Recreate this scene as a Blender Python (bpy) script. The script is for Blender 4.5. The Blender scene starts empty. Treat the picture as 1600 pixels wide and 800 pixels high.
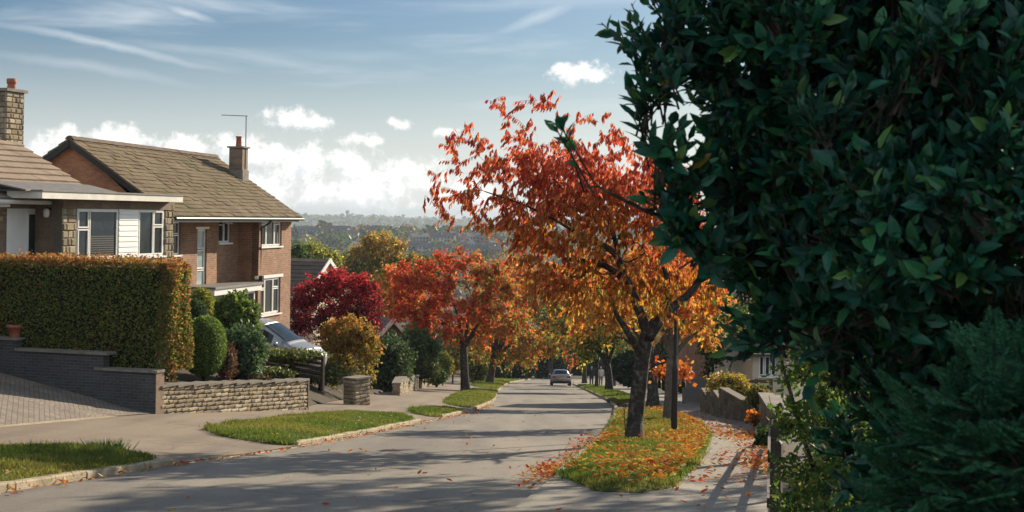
import bpy, math, random
import numpy as np
from mathutils import Vector, Matrix
from mathutils.geometry import delaunay_2d_cdt

# ------------------------------------------------------------------ scene, camera, light, sky
SC = bpy.context.scene
COL = SC.collection
EYE = 1.6          # eye height above the pavement the photographer stands on
FPX = 2222.0       # focal length in photo pixels (50 mm on 36 mm)
HOR = 336.0        # photo row of the horizon at the middle column
ROLL = 0.017       # the camera leans by one degree

cam_data = bpy.data.cameras.new("camera")
cam = bpy.data.objects.new("camera", cam_data)
COL.objects.link(cam)
cam.location = (0, 0, EYE)
cr, sr = math.cos(ROLL), math.sin(ROLL)
cam.matrix_world = Matrix(((cr, -sr, 0, 0), (0, 0, -1, 0), (sr, cr, 0, EYE), (0, 0, 0, 1)))
cam_data.sensor_width = 36.0
cam_data.lens = 36.0 * FPX / 1600.0
cam_data.shift_y = -(400.0 - HOR) / 1600.0
cam_data.clip_start = 0.1
cam_data.clip_end = 20000
cam_data.dof.use_dof = True
cam_data.dof.focus_distance = 42.0
cam_data.dof.aperture_fstop = 7.0
SC.camera = cam

SUN_AZ, SUN_EL = math.radians(36), math.radians(21.5)
sun_vec = Vector((math.sin(SUN_AZ) * math.cos(SUN_EL), math.cos(SUN_AZ) * math.cos(SUN_EL), math.sin(SUN_EL)))
sun_data = bpy.data.lights.new("sun", 'SUN')
sun_data.energy = 5.0
sun_data.angle = math.radians(0.55)
sun_data.color = (1.0, 0.84, 0.63)
sun = bpy.data.objects.new("sun", sun_data)
COL.objects.link(sun)
sun.rotation_euler = sun_vec.to_track_quat('Z', 'Y').to_euler()

SC.view_settings.view_transform = 'Standard'
SC.view_settings.look = 'None'
SC.view_settings.gamma = 1.0
SC.view_settings.exposure = 0.74
SC.cycles.max_bounces = 7
SC.cycles.diffuse_bounces = 3
SC.cycles.glossy_bounces = 3
SC.cycles.transmission_bounces = 5
SC.cycles.transparent_max_bounces = 6
SC.cycles.volume_bounces = 0
SC.cycles.caustics_reflective = False
SC.cycles.caustics_refractive = False
SC.cycles.sample_clamp_indirect = 6.0

world = bpy.data.worlds.new("World")
SC.world = world
world.use_nodes = True
WN, WL = world.node_tree.nodes, world.node_tree.links
WN.clear()


def nd(tree, kind, **kw):
    n = tree.nodes.new(kind)
    for k, v in kw.items():
        setattr(n, k, v)
    return n


def mth(tree, op, a, b=None, c=None, clamp=False):
    n = tree.nodes.new('ShaderNodeMath')
    n.operation = op
    n.use_clamp = clamp
    for i, v in enumerate((a, b, c)):
        if v is None:
            continue
        if isinstance(v, (int, float)):
            n.inputs[i].default_value = v
        else:
            tree.links.new(v, n.inputs[i])
    return n.outputs[0]


def sky_angle(px, py):
    """azimuth tangent and elevation tangent of a place in the sky"""
    a = (px - 800) / FPX
    b = (HOR - py) / FPX
    return a * cr - b * sr, a * sr + b * cr


def cloud_group():
    g = bpy.data.node_groups.new("cloud_density", 'ShaderNodeTree')
    g.interface.new_socket("Vector", in_out='INPUT', socket_type='NodeSocketVector')
    g.interface.new_socket("Density", in_out='OUTPUT', socket_type='NodeSocketFloat')
    gi, go = g.nodes.new('NodeGroupInput'), g.nodes.new('NodeGroupOutput')
    vec = gi.outputs[0]
    # puffs: centre column, centre row, half width, half height
    puffs = [(905, 116, 52, 24), (880, 108, 30, 20), (930, 122, 24, 16), (455, 186, 66, 24), (490, 192, 50, 18), (557, 218, 46, 17),
             (628, 194, 28, 12), (614, 192, 16, 14), (696, 206, 28, 13),
             (100, 228, 70, 34), (200, 222, 80, 36), (290, 232, 70, 38), (352, 240, 60, 36), (410, 242, 60, 40),
             (480, 254, 60, 46), (545, 266, 70, 44), (610, 270, 56, 44), (665, 285, 50, 36), (420, 290, 130, 50),
             (560, 300, 150, 46), (250, 285, 200, 46), (730, 300, 70, 32), (60, 262, 90, 40), (-120, 240, 120, 40), (-260, 250, 110, 50)]
    best = None
    for px, py, rx, ry in puffs:
        cx, cy = sky_angle(px, py)
        m = g.nodes.new('ShaderNodeMapping')
        m.vector_type = 'POINT'
        sx, sy = FPX / rx, FPX / ry
        m.inputs['Location'].default_value = (-cx * sx, -cy * sy, 0)
        m.inputs['Scale'].default_value = (sx, sy, 0)
        g.links.new(vec, m.inputs['Vector'])
        ln = g.nodes.new('ShaderNodeVectorMath')
        ln.operation = 'LENGTH'
        g.links.new(m.outputs[0], ln.inputs[0])
        d = mth(g, 'SUBTRACT', 1.0, ln.outputs['Value'])
        best = d if best is None else mth(g, 'SMOOTH_MAX', best, d, 0.25)
    nz = nd(g, 'ShaderNodeTexNoise')
    nz.inputs['Scale'].default_value = 44
    nz.inputs['Detail'].default_value = 9
    nz.inputs['Roughness'].default_value = 0.68
    g.links.new(vec, nz.inputs['Vector'])
    nv = mth(g, 'MULTIPLY', mth(g, 'SUBTRACT', nz.outputs['Fac'], 0.52), 3.4)
    out = mth(g, 'ADD', best, nv)
    g.links.new(out, go.inputs[0])
    return g


def build_sky():
    t = world.node_tree
    sky = nd(t, 'ShaderNodeTexSky')
    sky.sky_type = 'NISHITA'
    sky.sun_disc = False
    sky.sun_elevation = SUN_EL
    sky.sun_rotation = SUN_AZ
    sky.air_density = 1.0
    sky.dust_density = 1.2
    sky.ozone_density = 1.6
    tc = nd(t, 'ShaderNodeTexCoord')
    sp = nd(t, 'ShaderNodeSeparateXYZ')
    WL.new(tc.outputs['Generated'], sp.inputs[0])
    yy = mth(t, 'MAXIMUM', sp.outputs['Y'], 0.02)
    az = mth(t, 'DIVIDE', sp.outputs['X'], yy)
    el = mth(t, 'DIVIDE', sp.outputs['Z'], yy)
    cv = nd(t, 'ShaderNodeCombineXYZ')
    WL.new(az, cv.inputs[0])
    WL.new(el, cv.inputs[1])
    grp = cloud_group()
    a = nd(t, 'ShaderNodeGroup')
    a.node_tree = grp
    WL.new(cv.outputs[0], a.inputs[0])
    off = nd(t, 'ShaderNodeVectorMath')
    off.operation = 'ADD'
    off.inputs[1].default_value = (0.006, 0.009, 0)
    WL.new(cv.outputs[0], off.inputs[0])
    b = nd(t, 'ShaderNodeGroup')
    b.node_tree = grp
    WL.new(off.outputs[0], b.inputs[0])
    mr = nd(t, 'ShaderNodeMapRange', interpolation_type='SMOOTHSTEP')
    mr.inputs['From Min'].default_value = 0.02
    mr.inputs['From Max'].default_value = 0.78
    WL.new(a.outputs[0], mr.inputs['Value'])
    front = nd(t, 'ShaderNodeMapRange')
    front.inputs['From Min'].default_value = 0.02
    front.inputs['From Max'].default_value = 0.15
    WL.new(sp.outputs['Y'], front.inputs['Value'])
    mask = mth(t, 'MULTIPLY', mr.outputs[0], front.outputs[0])
    # side towards the sun is brighter than the side away from it
    lit = mth(t, 'SUBTRACT', a.outputs[0], b.outputs[0])
    lm = nd(t, 'ShaderNodeMapRange', interpolation_type='SMOOTHSTEP')
    lm.inputs['From Min'].default_value = -0.55
    lm.inputs['From Max'].default_value = 0.45
    WL.new(lit, lm.inputs['Value'])
    cc = nd(t, 'ShaderNodeMix', data_type='RGBA')
    cc.inputs[6].default_value = (9.6, 9.9, 10.1, 1)
    cc.inputs[7].default_value = (13.2, 13.0, 12.5, 1)
    WL.new(lm.outputs[0], cc.inputs[0])
    # thin high cirrus, stretched along one direction
    mp = nd(t, 'ShaderNodeMapping')
    mp.inputs['Rotation'].default_value = (0, 0, math.radians(13))
    mp.inputs['Scale'].default_value = (2.2, 17, 1)
    WL.new(cv.outputs[0], mp.inputs['Vector'])
    n1 = nd(t, 'ShaderNodeTexNoise')
    n1.inputs['Scale'].default_value = 1.55
    n1.inputs['Detail'].default_value = 7
    n1.inputs['Roughness'].default_value = 0.55
    n1.inputs['Distortion'].default_value = 0.5
    WL.new(mp.outputs[0], n1.inputs['Vector'])
    cm = nd(t, 'ShaderNodeMapRange', interpolation_type='SMOOTHSTEP')
    cm.inputs['From Min'].default_value = 0.50
    cm.inputs['From Max'].default_value = 0.80
    cm.inputs['To Max'].default_value = 0.6
    WL.new(n1.outputs['Fac'], cm.inputs['Value'])
    # drawn-out streaks: start column/row, end column/row, thickness
    total = cm.outputs[0]
    for (x0, y0, x1, y1, w, k) in [(-80, 5, 400, 104, 9, .30), (-60, 60, 330, 122, 12, .16), (240, -14, 345, 22, 10, .40), (930, -20, 760, 42, 12, .26), (420, 66, 700, 78, 14, .10)]:
        ax, ay = sky_angle(x0, y0)
        bx, by = sky_angle(x1, y1)
        ang = math.atan2(by - ay, bx - ax)
        ln = math.hypot(bx - ax, by - ay)
        mm = nd(t, 'ShaderNodeMapping')
        mm.vector_type = 'TEXTURE'
        mm.inputs['Location'].default_value = ((ax + bx) / 2, (ay + by) / 2, 0)
        mm.inputs['Rotation'].default_value = (0, 0, ang)
        mm.inputs['Scale'].default_value = (ln / 2, w / FPX, 1)
        nn = nd(t, 'ShaderNodeTexNoise')
        nn.inputs['Scale'].default_value = 22
        nn.inputs['Detail'].default_value = 5
        WL.new(cv.outputs[0], nn.inputs['Vector'])
        dis = nd(t, 'ShaderNodeVectorMath')
        dis.operation = 'MULTIPLY_ADD'
        dis.inputs[1].default_value = (0.0, 0.012, 0)
        WL.new(nn.outputs['Color'], dis.inputs[0])
        WL.new(cv.outputs[0], dis.inputs[2])
        WL.new(dis.outputs[0], mm.inputs['Vector'])
        le = nd(t, 'ShaderNodeVectorMath')
        le.operation = 'LENGTH'
        WL.new(mm.outputs[0], le.inputs[0])
        f = mth(t, 'MULTIPLY', mth(t, 'SUBTRACT', 1.0, le.outputs['Value'], clamp=True), k * 1.6)
        total = mth(t, 'MAXIMUM', total, f)
    total = mth(t, 'MULTIPLY', total, front.outputs[0])
    tint = nd(t, 'ShaderNodeMix', data_type='RGBA', blend_type='MULTIPLY')
    tint.inputs[0].default_value = 1.0
    tint.inputs[7].default_value = SKY_TINT
    WL.new(sky.outputs[0], tint.inputs[6])
    # milky air low over the horizon
    hz = nd(t, 'ShaderNodeMapRange', interpolation_type='SMOOTHSTEP')
    hz.inputs['From Min'].default_value = 0.13
    hz.inputs['From Max'].default_value = 0.0
    hz.inputs['To Min'].default_value = 0.0
    hz.inputs['To Max'].default_value = 0.7
    WL.new(sp.outputs['Z'], hz.inputs['Value'])
    m0 = nd(t, 'ShaderNodeMix', data_type='RGBA')
    m0.inputs[7].default_value = (11.2, 11.4, 11.3, 1)
    WL.new(hz.outputs[0], m0.inputs[0])
    WL.new(tint.outputs[2], m0.inputs[6])
    m1 = nd(t, 'ShaderNodeMix', data_type='RGBA')
    m1.inputs[7].default_value = (9.8, 10.4, 10.8, 1)
    WL.new(total, m1.inputs[0])
    WL.new(m0.outputs[2], m1.inputs[6])
    m2 = nd(t, 'ShaderNodeMix', data_type='RGBA')
    WL.new(mask, m2.inputs[0])
    WL.new(m1.outputs[2], m2.inputs[6])
    WL.new(cc.outputs[2], m2.inputs[7])
    # unseen broken cloud added behind the camera to brighten the shaded sides
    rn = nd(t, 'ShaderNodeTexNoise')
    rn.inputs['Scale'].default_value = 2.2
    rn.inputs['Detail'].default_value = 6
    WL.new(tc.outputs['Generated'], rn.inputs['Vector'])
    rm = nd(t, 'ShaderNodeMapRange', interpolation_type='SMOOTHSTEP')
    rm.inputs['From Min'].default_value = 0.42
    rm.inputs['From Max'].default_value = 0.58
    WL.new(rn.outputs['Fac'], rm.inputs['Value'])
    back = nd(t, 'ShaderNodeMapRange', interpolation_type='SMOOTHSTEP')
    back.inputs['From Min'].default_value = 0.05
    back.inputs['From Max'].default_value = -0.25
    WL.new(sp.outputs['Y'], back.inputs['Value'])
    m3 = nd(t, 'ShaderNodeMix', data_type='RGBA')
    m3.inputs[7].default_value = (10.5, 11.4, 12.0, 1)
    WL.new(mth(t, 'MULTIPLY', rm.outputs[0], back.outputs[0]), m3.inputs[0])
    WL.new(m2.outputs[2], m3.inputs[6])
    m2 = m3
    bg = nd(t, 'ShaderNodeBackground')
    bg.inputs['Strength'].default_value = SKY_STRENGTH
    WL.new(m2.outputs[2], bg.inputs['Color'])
    out = nd(t, 'ShaderNodeOutputWorld')
    WL.new(bg.outputs[0], out.inputs['Surface'])


SKY_TINT = (0.50, 0.655, 0.84, 1)
SKY_STRENGTH = 0.055
HAZE = 0.00015
build_sky()

rng = np.random.default_rng(7)
random.seed(7)


# ------------------------------------------------------------------ helpers: rays, ground, mesh builder
def ray(px, py):
    a = (px - 800) / FPX
    b = -(py - HOR) / FPX
    return np.array((a * cr - b * sr, 1.0, a * sr + b * cr))


def P(px, py, d):
    r = ray(px, py)
    return np.array((0, 0, EYE)) + r * d


def lin(pts):
    ys = [p[0] for p in pts]
    xs = [p[1] for p in pts]
    return lambda y: np.interp(y, ys, xs)


KERB_L = lin([(-30, -13.5), (0, -9.2), (16.95, -6.04), (21.9, -5.16), (25.9, -4.23), (32, -3.35), (39.2, -2.55), (47, -1.62), (53, -1.19), (60, -.85),
              (68.9, -.65), (85.4, -.72), (121, -.46), (150, .2), (185, 2.6), (230, 8)])
KERB_R = lin([(-30, -5.5), (0, -1.9), (15.7, .06), (21.5, .78), (33, 2.15), (45, 3.3), (58, 4.3), (70, 4.9), (98, 5.5), (139, 6.25), (165, 7.6), (185, 9.6), (230, 15.5)])
BACK_L = lin([(-30, -15.5), (0, -12.2), (27, -9.6), (35.6, -8.75), (44.5, -6.35), (57, -6.1), (76, -5.9), (116, -6.3), (150, -5.4), (185, -2.6), (230, 3)])
BACK_R = lin([(-30, 1), (0, 1.5), (10, 1.9), (15, 2.75), (20, 3.72), (28, 5.3), (36, 6.7), (44, 7.45), (58, 9.3), (75, 10.2), (98, 10.0), (139, 10.4), (185, 13.5), (230, 19)])


def road_z(y):
    y = np.asarray(y, float)
    return np.interp(y, [-60, 0, 200, 260, 400, 600, 760, 1000, 1250, 1600, 2300, 3400, 4600, 5400, 7000],
                     [6.42, 0, -21.4, -27, -38, -52, -50, -31, -18, -38, -62, -42, -14, -30, -60])


def pave_l(x, y):
    return road_z(y) + 0.03 + 0.05 * np.clip(KERB_L(y) - x, 0, 6)


def pave_r(x, y):
    return road_z(y) + 0.03 + 0.01 * np.clip(x - KERB_R(y), 0, 6)


def garden_l(x, y):
    b = BACK_L(y)
    dg = np.clip(b - x, 0, 40)
    step = np.interp(y, [24, 34, 36.2, 36.6, 44.6, 45.6, 53, 55, 60, 62], [0, 0, 0, .62, .85, .75, .7, .5, .3, .1])
    wide = np.interp(y, [44.9, 45.7, 55, 56.5], [.25, 2.5, 2.5, .25])
    slope = np.interp(y, [10, 20, 35, 37, 46, 54, 60, 120], [.2, .24, .24, .2, .18, .15, .1, .06])
    return pave_l(b, y) + step * np.clip(dg / wide, 0, 1) + slope * np.clip(dg, 0, 9) - .02 * np.clip(dg - 12, 0, 30)


def garden_r(x, y):
    b = BACK_R(y)
    dg = np.clip(x - b, 0, 60)
    return pave_r(b, y) + 0.02 + .02 * np.clip(dg, 0, 10)


def surf(x, y):
    if x < BACK_L(y):
        return float(garden_l(x, y))
    if x < KERB_L(y):
        return float(pave_l(x, y))
    if x > BACK_R(y):
        return float(garden_r(x, y))
    if x > KERB_R(y):
        return float(pave_r(x, y))
    return float(road_z(y))


def PG(px, py, fn=surf):
    """where the line of sight through a place in the photo meets the ground"""
    r = ray(px, py)
    lo = 3.0
    step = 0.5
    while lo < 500:
        q = r * (lo + step)
        if EYE + q[2] < fn(q[0], q[1]):
            a, b = lo, lo + step
            for _ in range(30):
                m = (a + b) / 2
                q = r * m
                if EYE + q[2] < fn(q[0], q[1]):
                    b = m
                else:
                    a = m
            q = r * b
            return np.array((q[0], q[1], fn(q[0], q[1])))
        lo += step
    raise ValueError((px, py))


def GB(px, d, py=560):
    """ground point under photo column px at forward distance d"""
    q = P(px, py, d)
    return np.array((q[0], q[1], surf(q[0], q[1])))


class MB:
    """collects geometry for ONE mesh object"""

    def __init__(self):
        self.v, self.f, self.n = [], [], 0

    def add(self, verts, faces, mat=0, col=None):
        verts = np.asarray(verts, float).reshape(-1, 3)
        faces = np.asarray(faces, np.int64)
        if col is None:
            col = np.ones((len(verts), 3)) * .5
        col = np.asarray(col, float)
        if col.ndim == 1:
            col = np.tile(col, (len(verts), 1))
        self.v.append((verts, col))
        self.f.append((faces + self.n, mat))
        self.n += len(verts)

    def box(self, F, a0, a1, b0, b1, c0, c1, mat=0, col=None):
        pts = [F.w(a, b, c) for c in (c0, c1) for b in (b0, b1) for a in (a0, a1)]
        fs = [(0, 2, 3, 1), (4, 5, 7, 6), (0, 1, 5, 4), (2, 6, 7, 3), (0, 4, 6, 2), (1, 3, 7, 5)]
        if F.u[0] * F.n[1] - F.u[1] * F.n[0] < 0:      # left-handed frame: turn the faces outwards
            fs = [q[::-1] for q in fs]
        self.add(pts, fs, mat, col)

    def tube(self, pts, rad, sides=8, mat=0, col=None, cap=True):
        pts = np.asarray(pts, float)
        n = len(pts)
        rad = np.broadcast_to(np.asarray(rad, float), (n,))
        t = np.gradient(pts, axis=0)
        t /= np.linalg.norm(t, axis=1)[:, None] + 1e-9
        ref = np.array((0, 0, 1.0)) if abs(t[0][2]) < .9 else np.array((1.0, 0, 0))
        u = np.cross(t, ref)
        u /= np.linalg.norm(u, axis=1)[:, None] + 1e-9
        w = np.cross(t, u)
        ang = np.linspace(0, 2 * math.pi, sides, endpoint=False)
        ring = (np.cos(ang)[None, :, None] * u[:, None, :] + np.sin(ang)[None, :, None] * w[:, None, :]) * rad[:, None, None] + pts[:, None, :]
        i = np.arange(n - 1)[:, None] * sides
        k = np.arange(sides)[None, :]
        k2 = (k + 1) % sides
        f = np.stack([i + k, i + k2, i + sides + k2, i + sides + k], -1).reshape(-1, 4)
        self.add(ring.reshape(-1, 3), f, mat, col)
        if cap:
            self.f.append((np.array([list(range(self.n - sides, self.n))]), mat))
            self.f.append((np.array([list(range(self.n - sides * n, self.n - sides * n + sides))][::-1]), mat))

    def lathe(self, base, prof, sides=16, mat=0, col=None):
        base = np.asarray(base, float)
        ang = np.linspace(0, 2 * math.pi, sides, endpoint=False)
        vs = [base + np.array((r * math.cos(a), r * math.sin(a), z)) for r, z in prof for a in ang]
        n = len(prof)
        f = []
        for i in range(n - 1):
            for k in range(sides):
                k2 = (k + 1) % sides
                f.append((i * sides + k, i * sides + k2, (i + 1) * sides + k2, (i + 1) * sides + k))
        self.add(vs, f, mat, col)
        self.f.append((np.array([list(range(self.n - sides, self.n))]), mat))

    def build(self, name, mats, root=None, smooth=False, uv=False):
        V = np.concatenate([v for v, c in self.v])
        C = np.concatenate([c for v, c in self.v])
        if root is not None:
            V = V - np.array(root['at'])
        me = bpy.data.meshes.new(name)
        me.vertices.add(len(V))
        me.vertices.foreach_set('co', V.astype(np.float32).ravel())
        cnt = np.concatenate([np.full(len(f), f.shape[1]) for f, m in self.f])
        idx = np.concatenate([f.ravel() for f, m in self.f])
        mi = np.concatenate([np.full(len(f), m) for f, m in self.f])
        start = np.concatenate([[0], np.cumsum(cnt)[:-1]])
        me.loops.add(len(idx))
        me.loops.foreach_set('vertex_index', idx.astype(np.int32))
        me.polygons.add(len(cnt))
        me.polygons.foreach_set('loop_start', start.astype(np.int32))
        me.polygons.foreach_set('material_index', mi.astype(np.int32))
        me.polygons.foreach_set('use_smooth', np.full(len(cnt), smooth))
        me.update(calc_edges=True)
        at = me.color_attributes.new('col', 'FLOAT_COLOR', 'POINT')
        at.data.foreach_set('color', np.concatenate([C, np.ones((len(C), 1))], 1).astype(np.float32).ravel())
        if uv:
            nr = np.zeros(len(cnt) * 3, np.float32)
            me.polygons.foreach_get('normal', nr)
            nr = nr.reshape(-1, 3)
            un = np.cross(np.array((0, 0, 1.0)), nr)
            ln = np.linalg.norm(un, axis=1)
            flat = ln < .08
            un[flat] = (1, 0, 0)
            un /= np.linalg.norm(un, axis=1)[:, None]
            vn = np.cross(nr, un)
            pl = np.repeat(np.arange(len(cnt)), cnt)
            pts = V[idx] + (np.array(root['at']) if root is not None else 0)
            uvs = np.stack([(pts * un[pl]).sum(1), (pts * vn[pl]).sum(1)], 1)
            lay = me.uv_layers.new(name='UVMap')
            lay.data.foreach_set('uv', uvs.astype(np.float32).ravel())
        for m in (mats if isinstance(mats, (list, tuple)) else [mats]):
            me.materials.append(m)
        me.validate()
        o = bpy.data.objects.new(name, me)
        COL.objects.link(o)
        if root is not None:
            o.parent = root
            if 'at' in root.keys():
                o['at'] = list(root['at'])
        return o


class Frame:
    """a level frame: a runs along u, b along the outward normal n, c is height"""

    def __init__(self, o, heading, z=0.0):
        self.o = np.array((o[0], o[1], z))
        h = math.radians(heading)
        self.u = np.array((math.sin(h), math.cos(h), 0))
        self.n = np.array((math.cos(h), -math.sin(h), 0))

    def w(self, a, b, c):
        return self.o + a * self.u + b * self.n + np.array((0, 0, c))

    def hit(self, px, py, b=0.0):
        r = ray(px, py)
        e = np.array((0, 0, EYE))
        p0 = self.o + b * self.n
        t = ((p0 - e) @ self.n) / (r @ self.n)
        q = e + r * t - self.o
        return float(q @ self.u), float(q[2])

    def inv(self, p):
        q = np.asarray(p) - self.o
        return float(q @ self.u), float(q @ self.n), float(q[2])


def tag(o, label=None, cat=None, group=None, kind=None):
    if label:
        o['label'] = label
    if cat:
        o['category'] = cat
    if group:
        o['group'] = group
    if kind:
        o['kind'] = kind
    return o


def thing(name, label, cat, at, group=None):
    o = bpy.data.objects.new(name, None)
    COL.objects.link(o)
    o.empty_display_size = .3
    o.location = tuple(float(q) for q in at)
    o['at'] = [float(q) for q in at]
    return tag(o, label, cat, group)


# ------------------------------------------------------------------ materials
MATS = {}


def new_mat(name):
    m = bpy.data.materials.new(name)
    m.use_nodes = True
    t = m.node_tree
    p = t.nodes['Principled BSDF']
    MATS[name] = m
    return m, t, p


def set_in(p, key, v):
    if key in p.inputs:
        p.inputs[key].default_value = v


def noise(t, scale, detail=4, rough=.55, coord='Object', dim=None):
    tc = nd(t, 'ShaderNodeTexCoord')
    n = nd(t, 'ShaderNodeTexNoise')
    n.inputs['Scale'].default_value = scale
    n.inputs['Detail'].default_value = detail
    n.inputs['Roughness'].default_value = rough
    t.links.new(tc.outputs[coord], n.inputs['Vector'])
    return n.outputs['Fac']


def ramp(t, fac, stops):
    r = nd(t, 'ShaderNodeValToRGB')
    e = r.color_ramp.elements
    while len(e) > 1:
        e.remove(e[-1])
    e[0].position, e[0].color = stops[0][0], (*stops[0][1], 1)
    for pos, c in stops[1:]:
        k = e.new(pos)
        k.color = (*c, 1)
    t.links.new(fac, r.inputs[0])
    return r.outputs[0]


def mixc(t, fac, a, b, mode='MIX'):
    m = nd(t, 'ShaderNodeMix', data_type='RGBA', blend_type=mode)
    for sock, v in ((m.inputs[0], fac), (m.inputs[6], a), (m.inputs[7], b)):
        if isinstance(v, (int, float)):
            sock.default_value = v
        elif isinstance(v, tuple):
            sock.default_value = (*v, 1)
        else:
            t.links.new(v, sock)
    return m.outputs[2]


def bump(t, p, h, strength, dist=.02):
    b = nd(t, 'ShaderNodeBump')
    b.inputs['Strength'].default_value = strength
    b.inputs['Distance'].default_value = dist
    t.links.new(h, b.inputs['Height'])
    t.links.new(b.outputs[0], p.inputs['Normal'])


def simple(name, c, rough=.6, var=.15, scale=6, metal=0, spec=.4, bmp=0):
    m, t, p = new_mat(name)
    n = noise(t, scale, 5)
    lo = tuple(max(0, k * (1 - var)) for k in c)
    hi = tuple(min(1, k * (1 + var)) for k in c)
    t.links.new(ramp(t, n, [(.3, lo), (.7, hi)]), p.inputs['Base Color'])
    p.inputs['Roughness'].default_value = rough
    p.inputs['Metallic'].default_value = metal
    set_in(p, 'Specular IOR Level', spec)
    if bmp:
        bump(t, p, noise(t, scale * 8, 4), bmp)
    return m


def attr_mat(name, rough=.7, var=.3, scale=14, bmp=.3, spec=.3):
    m, t, p = new_mat(name)
    a = nd(t, 'ShaderNodeAttribute', attribute_name='col')
    n = noise(t, scale, 6, .65)
    t.links.new(mixc(t, 1.0, a.outputs['Color'], ramp(t, n, [(.25, (1 - var,) * 3), (.75, (1 + var,) * 3)]), 'MULTIPLY'), p.inputs['Base Color'])
    p.inputs['Roughness'].default_value = rough
    set_in(p, 'Specular IOR Level', spec)
    if bmp:
        bump(t, p, noise(t, scale * 2.5, 6), bmp)
    return m


def leaf_mat(name, trans=.45, rough=.5, spec=.3, boost=1.25):
    m, t, p = new_mat(name)
    a = nd(t, 'ShaderNodeAttribute', attribute_name='col')
    t.links.new(a.outputs['Color'], p.inputs['Base Color'])
    p.inputs['Roughness'].default_value = rough
    set_in(p, 'Specular IOR Level', spec)
    tr = nd(t, 'ShaderNodeBsdfTranslucent')
    t.links.new(mixc(t, 1.0, a.outputs['Color'], (boost, boost, boost * .8), 'MULTIPLY'), tr.inputs['Color'])
    mx = nd(t, 'ShaderNodeMixShader')
    mx.inputs[0].default_value = trans
    t.links.new(p.outputs[0], mx.inputs[1])
    t.links.new(tr.outputs[0], mx.inputs[2])
    t.links.new(mx.outputs[0], t.nodes['Material Output'].inputs['Surface'])
    return m


def brick_mat(name, c1, c2, mortar, bw=.225, bh=.075, msize=.008, bmp=.4, rough=.85):
    m, t, p = new_mat(name)
    uv = nd(t, 'ShaderNodeUVMap')
    b = nd(t, 'ShaderNodeTexBrick')
    b.inputs['Scale'].default_value = 1.0
    b.inputs['Brick Width'].default_value = bw
    b.inputs['Row Height'].default_value = bh
    b.inputs['Mortar Size'].default_value = msize
    b.inputs['Mortar Smooth'].default_value = .2
    b.inputs['Color1'].default_value = (*c1, 1)
    b.inputs['Color2'].default_value = (*c2, 1)
    b.inputs['Mortar'].default_value = (*mortar, 1)
    t.links.new(uv.outputs[0], b.inputs['Vector'])
    n = noise(t, 1.3, 6, .6)
    n2 = noise(t, 25, 4, .6)
    c = mixc(t, 1.0, b.outputs['Color'], ramp(t, n, [(.3, (.72, .7, .7)), (.7, (1.2, 1.2, 1.15))]), 'MULTIPLY')
    c = mixc(t, 1.0, c, ramp(t, n2, [(.3, (.8, .8, .8)), (.7, (1.2, 1.2, 1.2))]), 'MULTIPLY')
    t.links.new(c, p.inputs['Base Color'])
    p.inputs['Roughness'].default_value = rough
    inv = mth(t, 'SUBTRACT', 1.0, b.outputs['Fac'])
    bump(t, p, mth(t, 'ADD', inv, mth(t, 'MULTIPLY', n2, .4)), bmp, .01)
    return m


def ground_mat(name, stops, scale, fine=60, bmp=.3, rough=.9, patch=None):
    m, t, p = new_mat(name)
    n = noise(t, scale, 8, .62)
    c = ramp(t, n, stops)
    f = noise(t, fine, 5, .7)
    c = mixc(t, 1.0, c, ramp(t, f, [(.25, (.72, .72, .72)), (.75, (1.25, 1.25, 1.25))]), 'MULTIPLY')
    if patch:
        c = mixc(t, ramp(t, noise(t, patch[0], 5, .6), [(.48, (0, 0, 0)), (.62, (1, 1, 1))]), c, patch[1])
    t.links.new(c, p.inputs['Base Color'])
    p.inputs['Roughness'].default_value = rough
    set_in(p, 'Specular IOR Level', .25)
    bump(t, p, f, bmp, .01)
    return m


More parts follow.
